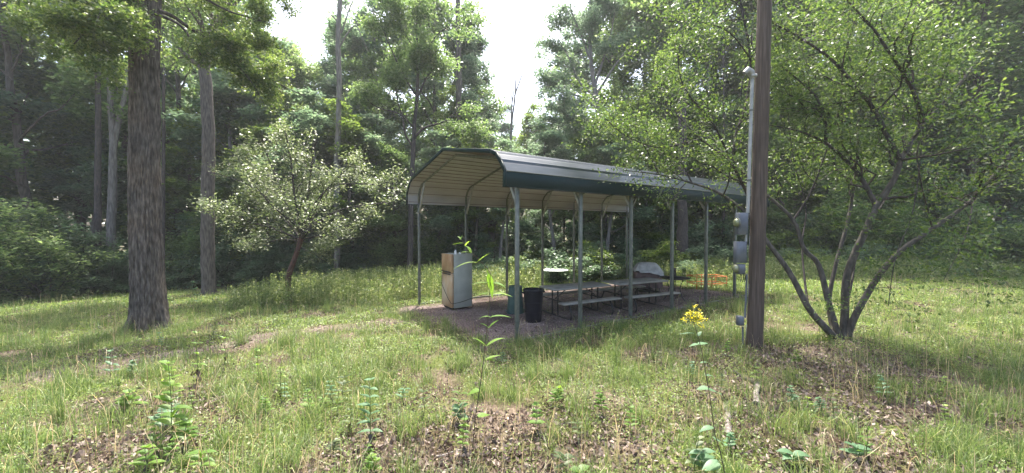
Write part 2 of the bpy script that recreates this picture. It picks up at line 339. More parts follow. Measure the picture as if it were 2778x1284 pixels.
def blades(P, h, wd, rg, lean=.5):
    n = len(P); a = rg.uniform(0, 2*pi, n); d = np.stack([np.cos(a), np.sin(a), np.zeros(n)], 1)
    ln = np.abs(rg.normal(0, lean, n))[:, None]; b = rg.uniform(0, 2*pi, n); side = np.stack([np.cos(b), np.sin(b), np.zeros(n)], 1)
    h = h[:, None]; wd = wd[:, None]; up = np.array([0, 0, 1.])
    m1 = P+up*h*.5+d*h*ln*.18; m2 = P+up*h*(.88-.12*ln)+d*h*ln*.5; tp = P+up*h*np.clip(1.02-.5*ln, .3, 1.1)+d*h*ln*.95
    V = np.stack([P-side*wd/2, P+side*wd/2, m1+side*wd*.45, m1-side*wd*.45, m2+side*wd*.3, m2-side*wd*.3, tp], 1)
    i = np.arange(n)[:, None]*7
    return V.reshape(-1, 3), np.concatenate([i+np.array([0, 1, 2, 3]), i+np.array([3, 2, 4, 5])]), i+np.array([5, 4, 6])
def build_blades(name, P, h, wd, rg, mat, lean=.5):
    V, q, t = blades(P, h, wd, rg, lean); me = bpy.data.meshes.new(name)
    nl = q.size+t.size; nf = len(q)+len(t)
    me.vertices.add(len(V)); me.vertices.foreach_set('co', V.astype(np.float32).ravel()); me.loops.add(nl)
    me.loops.foreach_set('vertex_index', np.concatenate([q.ravel(), t.ravel()]).astype(np.int32))
    tot = np.concatenate([np.full(len(q), 4), np.full(len(t), 3)]).astype(np.int32); st = np.concatenate([[0], np.cumsum(tot)[:-1]]).astype(np.int32)
    me.polygons.add(nf); me.polygons.foreach_set('loop_start', st); me.polygons.foreach_set('loop_total', tot); me.update(calc_edges=True)
    me.materials.append(mat); return link(name, me)
rg = np.random.default_rng(11)
# grass, in clumps
X, Y = scatter(400000, 2.2, 19, rg, 1.25)
cl = fbm(X*1.7, Y*1.7, 31, 4); cl2 = vnoise(X*6, Y*6, 32)
br = bare_mask(X, Y); lt = litter_mask(X, Y); lush = blob(X, Y, LUSH)
dens = np.clip((cl-.36)*3.0, 0.06, 1)*np.clip(.25+cl2*1.3, 0, 1)*(1-.985*br)*(1-.9*lt)+.3*lush*(1-br)
k = rg.random(len(X)) < dens; X, Y, cl, lush_, lt_ = X[k], Y[k], cl[k], lush[k], lt[k]
h = rg.uniform(.04, .14, len(X))*(.5+1.0*cl)*(1+.4*lush_); tall = rg.random(len(X)) < .05; h[tall] *= rg.uniform(1.6, 3, tall.sum())
h *= np.where(Y > 12, 1.25, 1)
sy = vnoise(X*.8, Y*.8, 40) < .45
P = np.stack([X, Y, gz(X, Y)-.01], 1); wd = rg.uniform(.0035, .0075, len(X))*np.clip(Y/6, .75, 2.2)
tag(build_blades('grass', P, h, wd, rg, M['grass'], .6), 'patchy wild green grass over the clearing', 'grass', kind='stuff')
# distinct tussocks
Pt = []
for i in range(700):
    x, y = scatter(1, 2.8, 12, rg, 1.0); x, y = x[0], y[0]
    if bare_mask(x, y) > .3 or rg.random() < litter_mask(x, y)*.7: continue
    nb = rg.integers(30, 110); r = rg.uniform(.03, .11)
    q = np.stack([x+rg.normal(0, r, nb), y+rg.normal(0, r, nb)], 1); Pt.append(np.column_stack([q, np.full(nb, rg.uniform(.15, .42))]))
Pt = np.concatenate(Pt); P = np.stack([Pt[:, 0], Pt[:, 1], gz(Pt[:, 0], Pt[:, 1])-.01], 1)
tag(build_blades('tussock_grass', P, Pt[:, 2]*rg.uniform(.5, 1.15, len(P)), rg.uniform(.003, .006, len(P)), rg, M['grass'], .75), 'longer arching tufts of wild grass in the foreground', 'grass', kind='stuff')
# dry seed stalks
X, Y = scatter(4800, 2.6, 16, rg, 1.1); k = (bare_mask(X, Y) < .4) & (fbm(X, Y, 50, 3) > .42); X, Y = X[k], Y[k]
P = np.stack([X, Y, gz(X, Y)-.01], 1)
tag(build_blades('dry_grass', P, rg.uniform(.2, .62, len(X)), rg.uniform(.004, .007, len(X)), rg, M['straw'], .45), 'thin straw coloured dry grass stalks', 'dry grass', kind='stuff')
# low broad-leaved ground cover
X, Y = scatter(520000, 2.2, 18, rg, 1.25); lush = blob(X, Y, LUSH)
dens = np.clip((fbm(X*1.4, Y*1.4, 61, 4)-.36)*2.6, .03, 1)*(1-.97*bare_mask(X, Y))*(1-.88*litter_mask(X, Y)); dens = np.clip(dens+lush*.6*(1-bare_mask(X, Y)), 0, 1)
k = rg.random(len(X)) < dens; X, Y, lush = X[k], Y[k], lush[k]
P = np.stack([X, Y, gz(X, Y)+rg.uniform(.01, .08, len(X))*(1+1.3*lush)], 1)
tag(link('ground_cover', leaf_mesh('ground_cover', P, rg.uniform(.016, .038, len(X))*np.clip(Y/7, .8, 2), rg, M['cover'], flat=.6, aspect=.6)), 'low leafy ground cover between the grass', 'ground cover', kind='stuff')
# leaf litter
X, Y = scatter(260000, 2.2, 14, rg, 1.25)
dens = np.clip(litter_mask(X, Y)*.95+.30*(fbm(X*1.5, Y*1.5, 71, 3) > .5)+.05, 0, 1)*(1-.6*bare_mask(X, Y))
k = rg.random(len(X)) < dens; X, Y = X[k], Y[k]
P = np.stack([X, Y, gz(X, Y)+rg.uniform(.002, .03, len(X))], 1)
tag(link('leaf_litter', leaf_mesh('leaf_litter', P, rg.uniform(.018, .065, len(X)), rg, M['litter'], flat=.25, aspect=.5)), 'fallen brown leaves lying on the ground', 'fallen leaves', kind='stuff')
# tall weeds at the far edge of the clearing
X, Y = scatter(30000, 11.5, 23, rg, 1.0); n = slopn(X, Y); s = .837*(X-.1)+.548*(Y-7.3)
edge = 12.8+2.5*fbm(X*.3, X*0+1, 81, 3)+np.clip(X*.22, -4, 2.2)
k = ((n > 6.7) | (s > 11.2) | (s < -2.5)) & (Y > edge) & (X > -9.5) & (np.hypot(X-2, Y-17) > .7); X, Y = X[k], Y[k]
hh = rg.uniform(.35, 1.0, len(X))*(.6+.8*fbm(X*.8, Y*.8, 83, 3))
cnt = 13; t = rg.uniform(.15, 1, (len(X), cnt)); ox = rg.normal(0, .05, (len(X), cnt)); oy = rg.normal(0, .05, (len(X), cnt))
P = np.stack([(X[:, None]+ox).ravel(), (Y[:, None]+oy).ravel(), (gz(X, Y)[:, None]+t*hh[:, None]).ravel()], 1)
V1, F1 = leafV(P, rg.uniform(.05, .11, len(P)), rg, flat=.35, aspect=.42)
b0 = np.stack([X, Y, gz(X, Y)], 1); V2 = np.stack([b0+[-.006, 0, 0], b0+[.006, 0, 0], b0+np.stack([X*0+.003, X*0, hh], 1), b0+np.stack([X*0-.003, X*0, hh], 1)], 1).reshape(-1, 3)
F2 = np.arange(len(V2)).reshape(-1, 4)+len(V1)
tag(link('field_weeds', mesh_from('field_weeds', np.concatenate([V1, V2]), np.concatenate([F1, F2]), [M['weedfield']])), 'waist high leafy weeds along the back of the clearing', 'weeds', kind='stuff')
# pebbles and crumbs on the bare earth
X, Y = scatter(9000, 6, 18, rg, 1.0); k = (bare_mask(X, Y) > .6) & (slopn(X, Y) > -.3); X, Y = X[k], Y[k]
V = []; Fq = []; base = np.array([(1, 0, 0), (0, 1, 0), (-1, 0, 0), (0, -1, 0), (0, 0, .7), (0, 0, -.7)]); ft = np.array([(0, 1, 4), (1, 2, 4), (2, 3, 4), (3, 0, 4), (1, 0, 5), (2, 1, 5), (3, 2, 5), (0, 3, 5)])
sz = rg.uniform(.005, .014, len(X)); V = (base[None]*sz[:, None, None]*rg.uniform(.6, 1.4, (len(X), 6, 1)))+np.stack([X, Y, gz(X, Y)+.004], 1)[:, None]
tag(link('gravel', mesh_from('gravel', V.reshape(-1, 3), (ft[None]+6*np.arange(len(X))[:, None, None]).reshape(-1, 3), [M['litter']])), 'loose pebbles and crumbs on the bare dirt', 'gravel', kind='stuff')
# ------------------------------------------------------------------ carport
AX = math.atan2(.548, .837); NP = 7; SP = 1.71; WID = 5.76; OV = .34
car = empty('carport', (.1, 7.3, 0), AX, 'long open metal carport with green roof and white underside sheltering picnic tables', 'carport')
cs_, sn_ = math.cos(AX), math.sin(AX)
def lw(s, n): return (.1+s*cs_-n*sn_, 7.3+s*sn_+n*cs_)
def lz(s, n): x, y = lw(s, n); return float(gz(x, y))
prof = [(-.10, 3.02), (-.11, 3.31), (.01, 3.48), (.20, 3.68), (.42, 3.77), (WID/2, 4.24), (WID-.42, 3.77), (WID-.20, 3.68), (WID-.01, 3.48), (WID+.11, 3.31), (WID+.10, 3.02)]
def corr(prof, off, amp=.016, pitch=.23):
    P = [prof[0]]; acc = 0
    pts = []
    for (a, b) in zip(prof[:-1], prof[1:]):
        L = math.dist(a, b); k = max(1, int(L/.02))
        for i in range(k): t = i/k; pts.append((a[0]+(b[0]-a[0])*t, a[1]+(b[1]-a[1])*t, acc+L*t, (-(b[1]-a[1])/L, (b[0]-a[0])/L)))
        acc += L
    a, b = prof[-2], prof[-1]; L = math.dist(a, b); pts.append((b[0], b[1], acc, (-(b[1]-a[1])/L, (b[0]-a[0])/L)))
    out = []
    for x, z, d, nn in pts:
        ph = (d % pitch)/pitch; bump = amp if .08 < ph < .22 else 0
        if d < .40 or d > acc-.40: bump = 0
        out.append((x+nn[0]*(off+bump), z+nn[1]*(off+bump)))
    return out
def sheet(pr, s0, s1, name, mat):
    k = len(pr); V = [(s, n, z) for s in (s0, s1) for n, z in pr]; Fs = [(i, i+1, k+i+1, k+i) for i in range(k-1)]
    return link(name, mesh_from(name, V, Fs, [mat]), car)
S0, S1 = -OV, SP*6+OV
sheet(corr(prof, .006, .032, .27), S0, S1, 'roof_panel', M['roof_green'])
sheet(corr(prof, -.004, 0, .30), S0, S1, 'ceiling_lining', M['lining'])
sm = MB(); acc = 0  # thin bars at the lining ribs, the ribs' shadow put into their colour
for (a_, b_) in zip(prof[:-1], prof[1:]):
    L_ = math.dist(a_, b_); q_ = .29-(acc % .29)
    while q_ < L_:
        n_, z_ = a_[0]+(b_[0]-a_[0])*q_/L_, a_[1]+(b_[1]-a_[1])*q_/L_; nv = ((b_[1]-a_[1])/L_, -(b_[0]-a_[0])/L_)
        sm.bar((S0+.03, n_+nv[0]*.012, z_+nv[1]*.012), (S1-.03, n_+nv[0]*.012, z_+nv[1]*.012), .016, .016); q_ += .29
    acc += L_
sm.build('rib_shade_strips', M['rib_shade'], car)
for (nn, sg) in ((-.10, -1), (WID+.10, 1)):
    MB().box(((S0+S1)/2, nn+sg*.028, 3.158), (S1-S0, .012, .275), bev=.003).build('fascia', M['green_paint'], car)
    MB().box(((S0+S1)/2, nn+sg*.030, 3.308), (S1-S0, .03, .018)).build('drip_edge', M['galv'], car)
    MB().box(((S0+S1)/2, nn+sg*.012, 3.012), (S1-S0, .055, .012)).build('eave_trim', M['green_paint'], car)
for s in (S0, S1):
    g = MB()
    for (a, b) in zip(prof[:-1], prof[1:]):
        L = math.dist(a, b); d = ((b[0]-a[0])/L, (b[1]-a[1])/L); nn = (-d[1], d[0])
        sx = -.022 if s < 0 else .022
        g.bar((s+sx, a[0]+nn[0]*.005-d[0]*.02, a[1]+nn[1]*.005-d[1]*.02), (s+sx, b[0]+nn[0]*.005+d[0]*.02, b[1]+nn[1]*.005+d[1]*.02), .085, .035)
    g.build('gable_trim', M['green_paint'], car)
TW = .074
for i in range(NP):
    s = i*SP
    rf = MB(); inner = [(0, 3.05), (0, 3.32), (.12, 3.50), (.32, 3.65), (WID/2, 4.14), (WID-.32, 3.65), (WID-.12, 3.50), (WID, 3.32), (WID, 3.05)]
    rf.tube([(s, a, b) for a, b in inner], TW*.50, n=4); rf.build('rafter', M['galv'], car)
    for n0, sg in ((0, 1), (WID, -1)):
        zg = lz(s, n0)-.06
        MB().box((s, n0, (zg+3.06)/2), (TW, TW, 3.06-zg), bev=.006).build('post', M['galv'], car)
        MB().bar((s, n0+sg*.03, 2.74), (s, n0+sg*.55, 3.66), .056).build('brace', M['conduit'], car)
for n0 in (0, WID):
    g = MB(); ss = np.linspace(0, SP*6, 13)
    for a, b in zip(ss[:-1], ss[1:]): g.bar((a, n0, lz(a, n0)+(.02 if n0 else -.02)), (b, n0, lz(b, n0)+(.02 if n0 else -.02)), .06)
    g.build('base_rail', M['galv'], car)
# ------------------------------------------------------------------ refrigerator
C0 = G(1227, 843); rz = R(36)
fr = empty('refrigerator', (C0.x, C0.y, C0.z), rz, 'old pale refrigerator with rusty orange doors and a black cord, standing on dirt', 'refrigerator')
FW, FD, FH = .66, .68, 1.64             # local +x = side, +y = door side
MB().box((FW/2+.04, FD/2, FH/2+.03), (FW-.04, FD, FH-.04), bev=.012).build('body', M['fridge'], fr)
for z0, z1, nm in ((.07, 1.085, 'fresh_food_door'), (1.10, FH+.01, 'freezer_door')):
    d = MB().box((.02, FD/2, (z0+z1)/2), (.075, FD-.004, z1-z0), bev=.014).build(nm, M['door'], fr)
    zz = 1.06 if nm == 'fresh_food_door' else 1.125
    MB().box((-.032, FD*.5, zz), (.03, FD*.86, .022), bev=.004).build('handle', M['steel_dark'], d)
MB().box((.06, FD/2, .035), (.05, FD-.06, .05), bev=.004).build('kick_plate', M['rubber'], fr)
MB().tube([(-.03, FD*.93, 1.0), (-.035, FD*.93, .72), (-.035, FD*.6, .50), (-.03, FD*.3, .32), (-.03, .02, .21), (.0, -.012, .20), (.25, -.014, .215), (.45, -.014, .25), (FW+.02, -.01, .30), (FW+.035, .2, .30)], .0075, 6).build('power_cord', M['rubber'], fr, True)
bt = empty('bottle', (C0.x+.075, C0.y+.16, C0.z+FH+.012), 0, 'small clear spray bottle standing on top of the refrigerator', 'bottle')
MB().lathe([(.036, 0), (.038, .01), (.038, .08), (.03, .10), (.013, .115), (.013, .125)], n=14).build('bottle_body', M['white_pl'], bt, True)
MB().box((0, 0, .14), (.03, .022, .028), bev=.004).box((.03, 0, .148), (.035, .014, .014)).build('cap', M['box_gray'], bt)
tg = MB().lathe([(.03, 0), (.034, .01), (.032, .045), (.02, .05)], n=12).build('jar_lid', M['white_pl']); tg.location = (C0.x+.20, C0.y+.24, C0.z+FH+.012)
tag(tg, 'tiny white lid beside the bottle on the refrigerator', 'lid')
# ------------------------------------------------------------------ bins
def can(loc, inv, mat, label, h, r):
    e = empty('trash_can', loc, 0, label, 'trash can')
    p = [(r*.80, 0), (r*.81, .02), (r*.98, h*.90), (r*.98, h*.92), (r*1.06, h*.925), (r*1.08, h*.97), (r*1.04, h), (r*.97, h), (r*.95, h*.9), (r*.78, .03)]
    b = MB(); b.lathe(p, n=36, cap=False); b.lathe([(r*.8, .005), (.001, .004)], n=36, cap=False); b.lathe([(r*.78, .03), (.001, .031)], n=36, cap=False)
    if inv: b.V = [v*np.array([1, 1, -1])+np.array([0, 0, h]) for v in b.V]
    o = b.build('bin_body', mat, e, True)
    rb = MB()
    for zz in (.3, .6): rb.lathe([(r*(.82+.17*zz)+.001, h*zz), (r*(.82+.17*zz)+.008, h*zz+.01), (r*(.82+.17*zz)+.002, h*zz+.025)], n=36, cap=False)
    if inv: rb.V = [v*np.array([1, 1, -1])+np.array([0, 0, h]) for v in rb.V]
    rb.build('rib', mat, e, True)
    for a in (R(20), R(200)):
        z = h*.90 if not inv else h*.10
        MB().box((math.cos(a)*r*1.1, math.sin(a)*r*1.1, z), (.05, .13, .035), rz=a, bev=.008).build('handle', mat, e)
    return e
c = G(1447, 872); can((c.x, c.y, c.z), False, M['black_pl'], 'black plastic trash can standing open in front of the picnic tables', .80, .245)
c = G(1398, 849); e = can((c.x, c.y, c.z), True, M['green_pl'], 'dark green plastic can turned upside down behind the near post', .75, .23)
lid = MB().lathe([(.12, .0), (.2, .012), (.235, .05), (.24, .055)], n=28).build('rim_band', M['black_pl'], e, True); lid.location = (0, 0, .003)
# ------------------------------------------------------------------ picnic tables
def picnic(cx, cy, rz, label):
    z = float(gz(cx, cy)); e = empty('picnic_table', (cx, cy, z), rz, label, 'picnic table', 'folding picnic tables under the carport')
    L, Wd = 1.86, .76
    MB().box((0, 0, .735), (L, Wd, .042), bev=.014).build('table_top', M['table_top'], e)
    for sg in (-1, 1):
        MB().box((0, sg*.66, .44), (L, .26, .04), bev=.012).build('bench', M['table_top'], e)
    for sx in (-1, 1):
        x = sx*.66
        fr_ = MB()
        pts = [(x, -.60, .42), (x, -.64, .36), (x, -.70, .24), (x, -.73, .12), (x, -.70, .04), (x, -.60, .018), (x, 0, .018), (x, .60, .018), (x, .70, .04), (x, .73, .12), (x, .70, .24), (x, .64, .36), (x, .60, .42)]
        fr_.tube(pts, .023, 8); fr_.build('base_frame', M['steel_dark'], e, True)
        for sy in (-1, 1): MB().tube([(x, sy*.13, .02), (x, sy*.13, .715)], .021, 8).build('leg', M['steel_dark'], e, True)
        b = MB(); b.tube([(x, -.78, .408), (x, .78, .408)], .02, 8); b.build('bench_support', M['steel_dark'], e, True)
        MB().tube([(x, 0, .45), (x-sx*.42, 0, .71)], .014, 6).build('brace', M['steel_dark'], e, True)
    return e
def Wp(x, y): g = G(x, y); return g.x, g.y
picnic(1.72, 9.95, R(27), 'grey picnic table with attached benches, the nearer one beside the black trash can')
picnic(3.62, 10.75, R(25), 'grey picnic table with attached benches, the farther one in front of the covered grill')
# ------------------------------------------------------------------ covered grill
g0 = G(1755, 800); gr = empty('covered_grill', (g0.x, g0.y, g0.z), R(-8), 'barbecue grill under a light grey and brown fabric cover behind the far picnic table', 'grill')
def loft(secs, nseg, name, mat, parent, fold=0, seed=0, drp=0):
    V = []; Fs = []; rg_ = np.random.default_rng(seed); k = len(secs)
    for i, (z, hx, hy, ox, oy) in enumerate(secs):
        for j in range(nseg):
            a = 2*pi*j/nseg+pi/4; c, s = math.cos(a), math.sin(a); p = .38
            x = math.copysign(abs(c)**p, c)*hx; y = math.copysign(abs(s)**p, s)*hy
            f = 1+fold*math.sin(a*9+i*.6+seed)*(.4+.6*rg_.random())*(1-i/(k+1))
            V.append((x*f+ox, y*f+oy, z+fold*.5*math.sin(a*7+seed)*(i == 0)-drp*max(0, x/hx-.1)*max(0, 1-i*.35)))
    for i in range(k-1):
        for j in range(nseg): Fs.append((i*nseg+j, i*nseg+(j+1) % nseg, (i+1)*nseg+(j+1) % nseg, (i+1)*nseg+j))
    Fs.append(tuple((k-1)*nseg+j for j in range(nseg)))
    return link(name, mesh_from(name, V, Fs, [mat], True), parent)
loft([(.30, .50, .30, 0, 0), (.5, .49, .295, 0, 0), (.70, .47, .28, 0, 0), (.80, .46, .275, 0, 0), (.83, .44, .26, 0, 0)], 72, 'cover_skirt', M['cloth_brown'], gr, .03, 1)
loft([(.84, .50, .34, 0, 0), (.86, .50, .335, 0, 0), (.885, .485, .31, 0, 0), (.92, .44, .27, 0, 0), (1.02, .38, .23, 0, 0), (1.10, .32, .18, 0, 0), (1.14, .26, .12, 0, 0), (1.155, .15, .05, 0, 0)], 96, 'cover_hood', M['cloth_gray'], gr, .07, 4, .24)
for (x, y) in ((-.36, -.2), (.36, -.2), (-.36, .2), (.36, .2)):
    l = MB().box((x, y, .21), (.03, .03, .36)).build('leg', M['steel_dark'], gr)
    MB().lathe([(.01, -.012), (.035, -.012), (.04, 0), (.035, .012), (.01, .012)], (x, y-.03, .04), 14, ax=(0, 1, 0)).build('wheel', M['rubber'], l, True)
MB().box((0, 0, .14), (.78, .44, .02), bev=.004).build('bottom_shelf', M['steel_dark'], gr)
MB().lathe([(.10, .15), (.155, .18), (.16, .32), (.12, .38), (.10, .40), (.10, .42)], n=20).build('gas_bottle', M['steel_dark'], gr, True)
# ------------------------------------------------------------------ round patio tables
def round_table(c, r, h, topm, label, stub, nleg):
    e = empty('patio_table', c, R(15), label, 'patio table')
    MB().lathe([(r*.97, h-.012), (r, h-.008), (r, h+.008), (r*.97, h+.012)], n=40).build('table_top', topm, e, True)
    MB().lathe([(r*.6, h-.05), (r*.62, h-.045), (r*.6, h-.03)], n=30, cap=False).build('support_ring', M['steel_dark'], e, True)
    lg = 0
    for i in range(nleg):
        a = 2*pi*(i+.5)/nleg; c_, s_ = math.cos(a), math.sin(a)
        prof = [(.60, h-.02), (.50, h*.85), (.40, h*.68), (.36, h*.52), (.40, h*.36), (.52, h*.16), (.66, .03), (.70, .0)]
        MB().tube([(c_*r*q, s_*r*q, z) for q, z in prof], .013, 8).build('leg', M['steel_dark'], e, True)
    MB().lathe([(r*.37, h*.54), (r*.39, h*.54), (r*.39, h*.57), (r*.37, h*.57)], n=24, cap=False).build('leg_ring', M['steel_dark'], e, True)
    if stub:
        MB().tube([(0, 0, h+.01), (0, 0, h+.30)], .05, 14).build('umbrella_holder', M['steel_dark'], e, True)
        MB().lathe([(.30, h+.012), (.28, h+.03), (.07, h+.045), (.06, h+.06)], n=24).build('holder_base', M['steel_dark'], e, True)
    return e
g0 = G(1833, 817); round_table((g0.x, g0.y+.1, g0.z), .45, .72, M['steel_dark'], 'round black metal patio table with a dark stub at the carport end', True, 4)
round_table((1.95, 16.6, float(gz(1.95, 16.6))), .60, .66, M['table_glass'], 'round white topped patio table out in the weeds beyond the carport', False, 4)
# ------------------------------------------------------------------ orange frame
g0 = G(1940, 788); of = empty('orange_frame', (g0.x, g0.y+.6, g0.z), R(8), 'low orange metal rack lying in the grass beyond the far end of the carport', 'metal rack')
for z in (.20, .46):
    b = MB(); zz = z
    for (a, b_) in (((-.62, -.3), (.62, -.3)), ((.62, -.3), (.62, .3)), ((.62, .3), (-.62, .3)), ((-.62, .3), (-.62, -.3))): b.tube([(a[0], a[1], zz), (b_[0], b_[1], zz)], .017, 6)
    b.build('rail', M['orange'], of)
for x in (-.62, -.2, .0, .62):
    for y in (-.3, .3): MB().tube([(x, y, 0), (x, y, .48)], .015, 6).build('upright', M['orange'], of)
b = MB()
for i in range(5): x = -.5+i*.25; b.tube([(x, -.3, .13), (x, .3, .13)], .008, 5)
b.build('floor_grid', M['orange'], of)
# ------------------------------------------------------------------ utility pole
pb = G(2047, 938); tp = W(2082, -260, pb.y+.05)
pole = empty('utility_pole', pb, 0, 'weathered wooden utility pole with grey meter boxes and conduit on its left side', 'utility pole')
d = tp-pb; q = d.to_track_quat('Z', 'Y').to_matrix().to_4x4(); H = d.length
pts = [pb*0+d*t for t in np.linspace(-.02, 1, 40)]; mb = MB()
mb.tube(pts, np.linspace(.138, .113, 40)*(1+.02*np.sin(np.arange(40)*2.1)), 28); mb.build('pole_shaft', M['pole_wood'], pole, True)
def PL(x, y, dx=0, dy=0): p = W(x, y, pb.y+dy)-pb; return Vector((p.x+dx, p.y, p.z))
yf = -.04
def ln(y): return 2045+(940-y)*.0345-23      # left edge of the pole in the photo
c1 = [PL(ln(y)-6, y, 0, yf) for y in (578, 500, 400, 300, 215)]
MB().tube(c1, .030, 12).build('conduit', M['conduit'], pole, True)
MB().tube([c1[-1], c1[-1]+Vector((0, 0, .05)), c1[-1]+Vector((-.03, 0, .12)), c1[-1]+Vector((-.10, -.02, .16)), c1[-1]+Vector((-.16, -.02, .10))], [.035, .05, .065, .06, .045], 12).build('weatherhead', M['conduit'], pole, True)
MB().tube([c1[-1]+Vector((-.15, -.02, .10)), c1[-1]+Vector((-.2, -.03, 0)), c1[-1]+Vector((-.22, 0, -.3)), c1[-1]+Vector((-.3, .2, -.4))], .008, 6).build('service_wire', M['rubber'], pole, True)
for y in (490, 300): p_ = PL(ln(y)-6, y, 0, yf); MB().lathe([(.036, -.02), (.038, 0), (.036, .02)], p_, 12, cap=False).build('clamp', M['galv'], pole, True)
p_ = PL(ln(205)-4, 207, 0, yf); MB().tube([p_+Vector((-.06, -.02, 0)), p_+Vector((.04, -.03, 0))], .035, 10).build('insulator', M['conduit'], pole, True)
def mbox(x0, x1, y0, y1, dep, name, glass=False, lip=True):
    a = PL(x0, y0, 0, -.10); b = PL(x1, y1, 0, -.10); c = (a+b)/2; dep = min(dep, .13); wdt = abs(b.x-a.x)*.86; hgt = abs(a.z-b.z); c.x += .01
    o = MB().box((c.x, .0, c.z), (wdt, dep, hgt), bev=.005).build(name, M['box_gray'], pole)
    if lip:
        MB().box((c.x, -dep/2-.008, c.z+hgt*.02), (wdt*.86, .014, hgt*.86), bev=.005).build('front_panel', M['box_gray'], o)
    if glass:
        MB().lathe([(.07, 0), (.078, .008), (.078, .03), (.07, .055), (.045, .072), (.001, .078)], (c.x-wdt/2, -.02, c.z+hgt*.05), 24, ax=(-1, 0, 0)).build('meter_glass', M['glass_mt'], o, True)
        MB().lathe([(.09, 0), (.094, .012), (.09, .024)], (c.x-wdt/2-.002, -.02, c.z+hgt*.05), 24, ax=(-1, 0, 0), cap=False).build('meter_ring', M['galv'], o, True)
    return o
mbox(2006, 2034, 577, 637, .22, 'meter_box', True)
mbox(2000, 2030, 656, 714, .18, 'breaker_box')
mbox(2004, 2026, 718, 745, .14, 'outlet_box', True)
mbox(2006, 2023, 861, 886, .10, 'junction_box')
MB().tube([PL(2024, 637, 0, 0), PL(2024, 657, 0, 0)], .022, 10).build('pipe', M['conduit'], pole, True)
MB().tube([PL(2026, 744, 0, 0), PL(2024, 800, 0, 0), PL(2021, 862, 0, 0)], .018, 10).build('pipe', M['box_gray'], pole, True)
MB().tube([PL(2015, 886, 0, 0), PL(2015, 935, 0, 0)], .016, 8).build('pipe', M['box_gray'], pole, True)
for xx in (2010, 2016, 2021): MB().tube([PL(xx, 744, 0, -.03), PL(xx+1, 756, 0, -.05), PL(xx-2, 766, 0, -.03)], .006, 5).build('loose_wire', M['rubber'], pole)
for xx, yy in ((2038, 640), (2036, 770), (2030, 880)):
    MB().tube([PL(xx-4, yy, 0, -.165), PL(xx-8, yy+60, 0, -.165)], .006, 5).build('ground_wire', M['galv'], pole)
# ------------------------------------------------------------------ tree tools
def wobble(a, b, n, amp, rg):
    a = np.array(a, float); b = np.array(b, float); L = np.linalg.norm(b-a); t = np.linspace(0, 1, n)[:, None]
    off = np.cumsum(rg.normal(0, amp*L/n, (n, 3)), 0); off -= t*off[-1]
    return a+(b-a)*t+off*1.0
def sprout(lines, rg, per_m, lmin, lmax, t0=.3, ang=(35, 65), up=.25, rk=.5, amp=.35, n=6):
    out = []
    for pts, rad in lines:
        seg = np.linalg.norm(np.diff(pts, axis=0), axis=1); L = seg.sum(); cum = np.concatenate([[0], np.cumsum(seg)])
        k = rg.poisson(per_m*L*(1-t0))+(1 if t0 < .5 else 0)
        for j in range(k):
            t = t0+(1-t0)*rg.random()**.85; s = t*L; i = min(int(np.searchsorted(cum, s)), len(pts)-1); i = max(i, 1)
            f = (s-cum[i-1])/max(seg[i-1], 1e-6); p = pts[i-1]+(pts[i]-pts[i-1])*f; T = (pts[i]-pts[i-1])/max(seg[i-1], 1e-6)
            v = rg.normal(size=3); v -= T*np.dot(v, T); v /= np.linalg.norm(v)+1e-9
            a = R(rg.uniform(*ang)); dr = T*math.cos(a)+v*math.sin(a); dr[2] += up; dr /= np.linalg.norm(dr)
            ln = rg.uniform(lmin, lmax)*(1.15-.55*t); r0 = (rad[i-1]*(1-f)+rad[i]*f)*rk
            q = wobble(p, p+dr*ln, n, amp, rg); q[1:, 2] += np.linspace(0, 1, n)[1:]**2*ln*.06
            out.append((q, np.linspace(r0, max(r0*.25, .002), n)))
    return out
def along(lines, rg, per_m, sig, t0=.2):
    P = []
    for pts, rad in lines:
        L = np.linalg.norm(np.diff(pts, axis=0), axis=1).sum(); k = max(1, int(per_m*L)); t = (t0+(1-t0)*rg.random(k))*(len(pts)-1)
        i = np.minimum(t.astype(int), len(pts)-2); f = (t-i)[:, None]; P.append(pts[i]*(1-f)+pts[i+1]*f)
    P = np.concatenate(P); return P+rg.normal(size=P.shape)*np.array([sig, sig, sig*.55])
def tubes(name, lines, mat, parent, n=8, rmin=0, smooth=True):
    b = MB()
    for pts, rad in lines:
        if rad[0] < rmin: continue
        nn = n if rad[0] > .04 else (5 if rad[0] > .012 else 3); b.tube(pts, rad, nn, cap=nn > 5)
    if not b.V: return None
    return b.build(name, mat, parent, smooth)
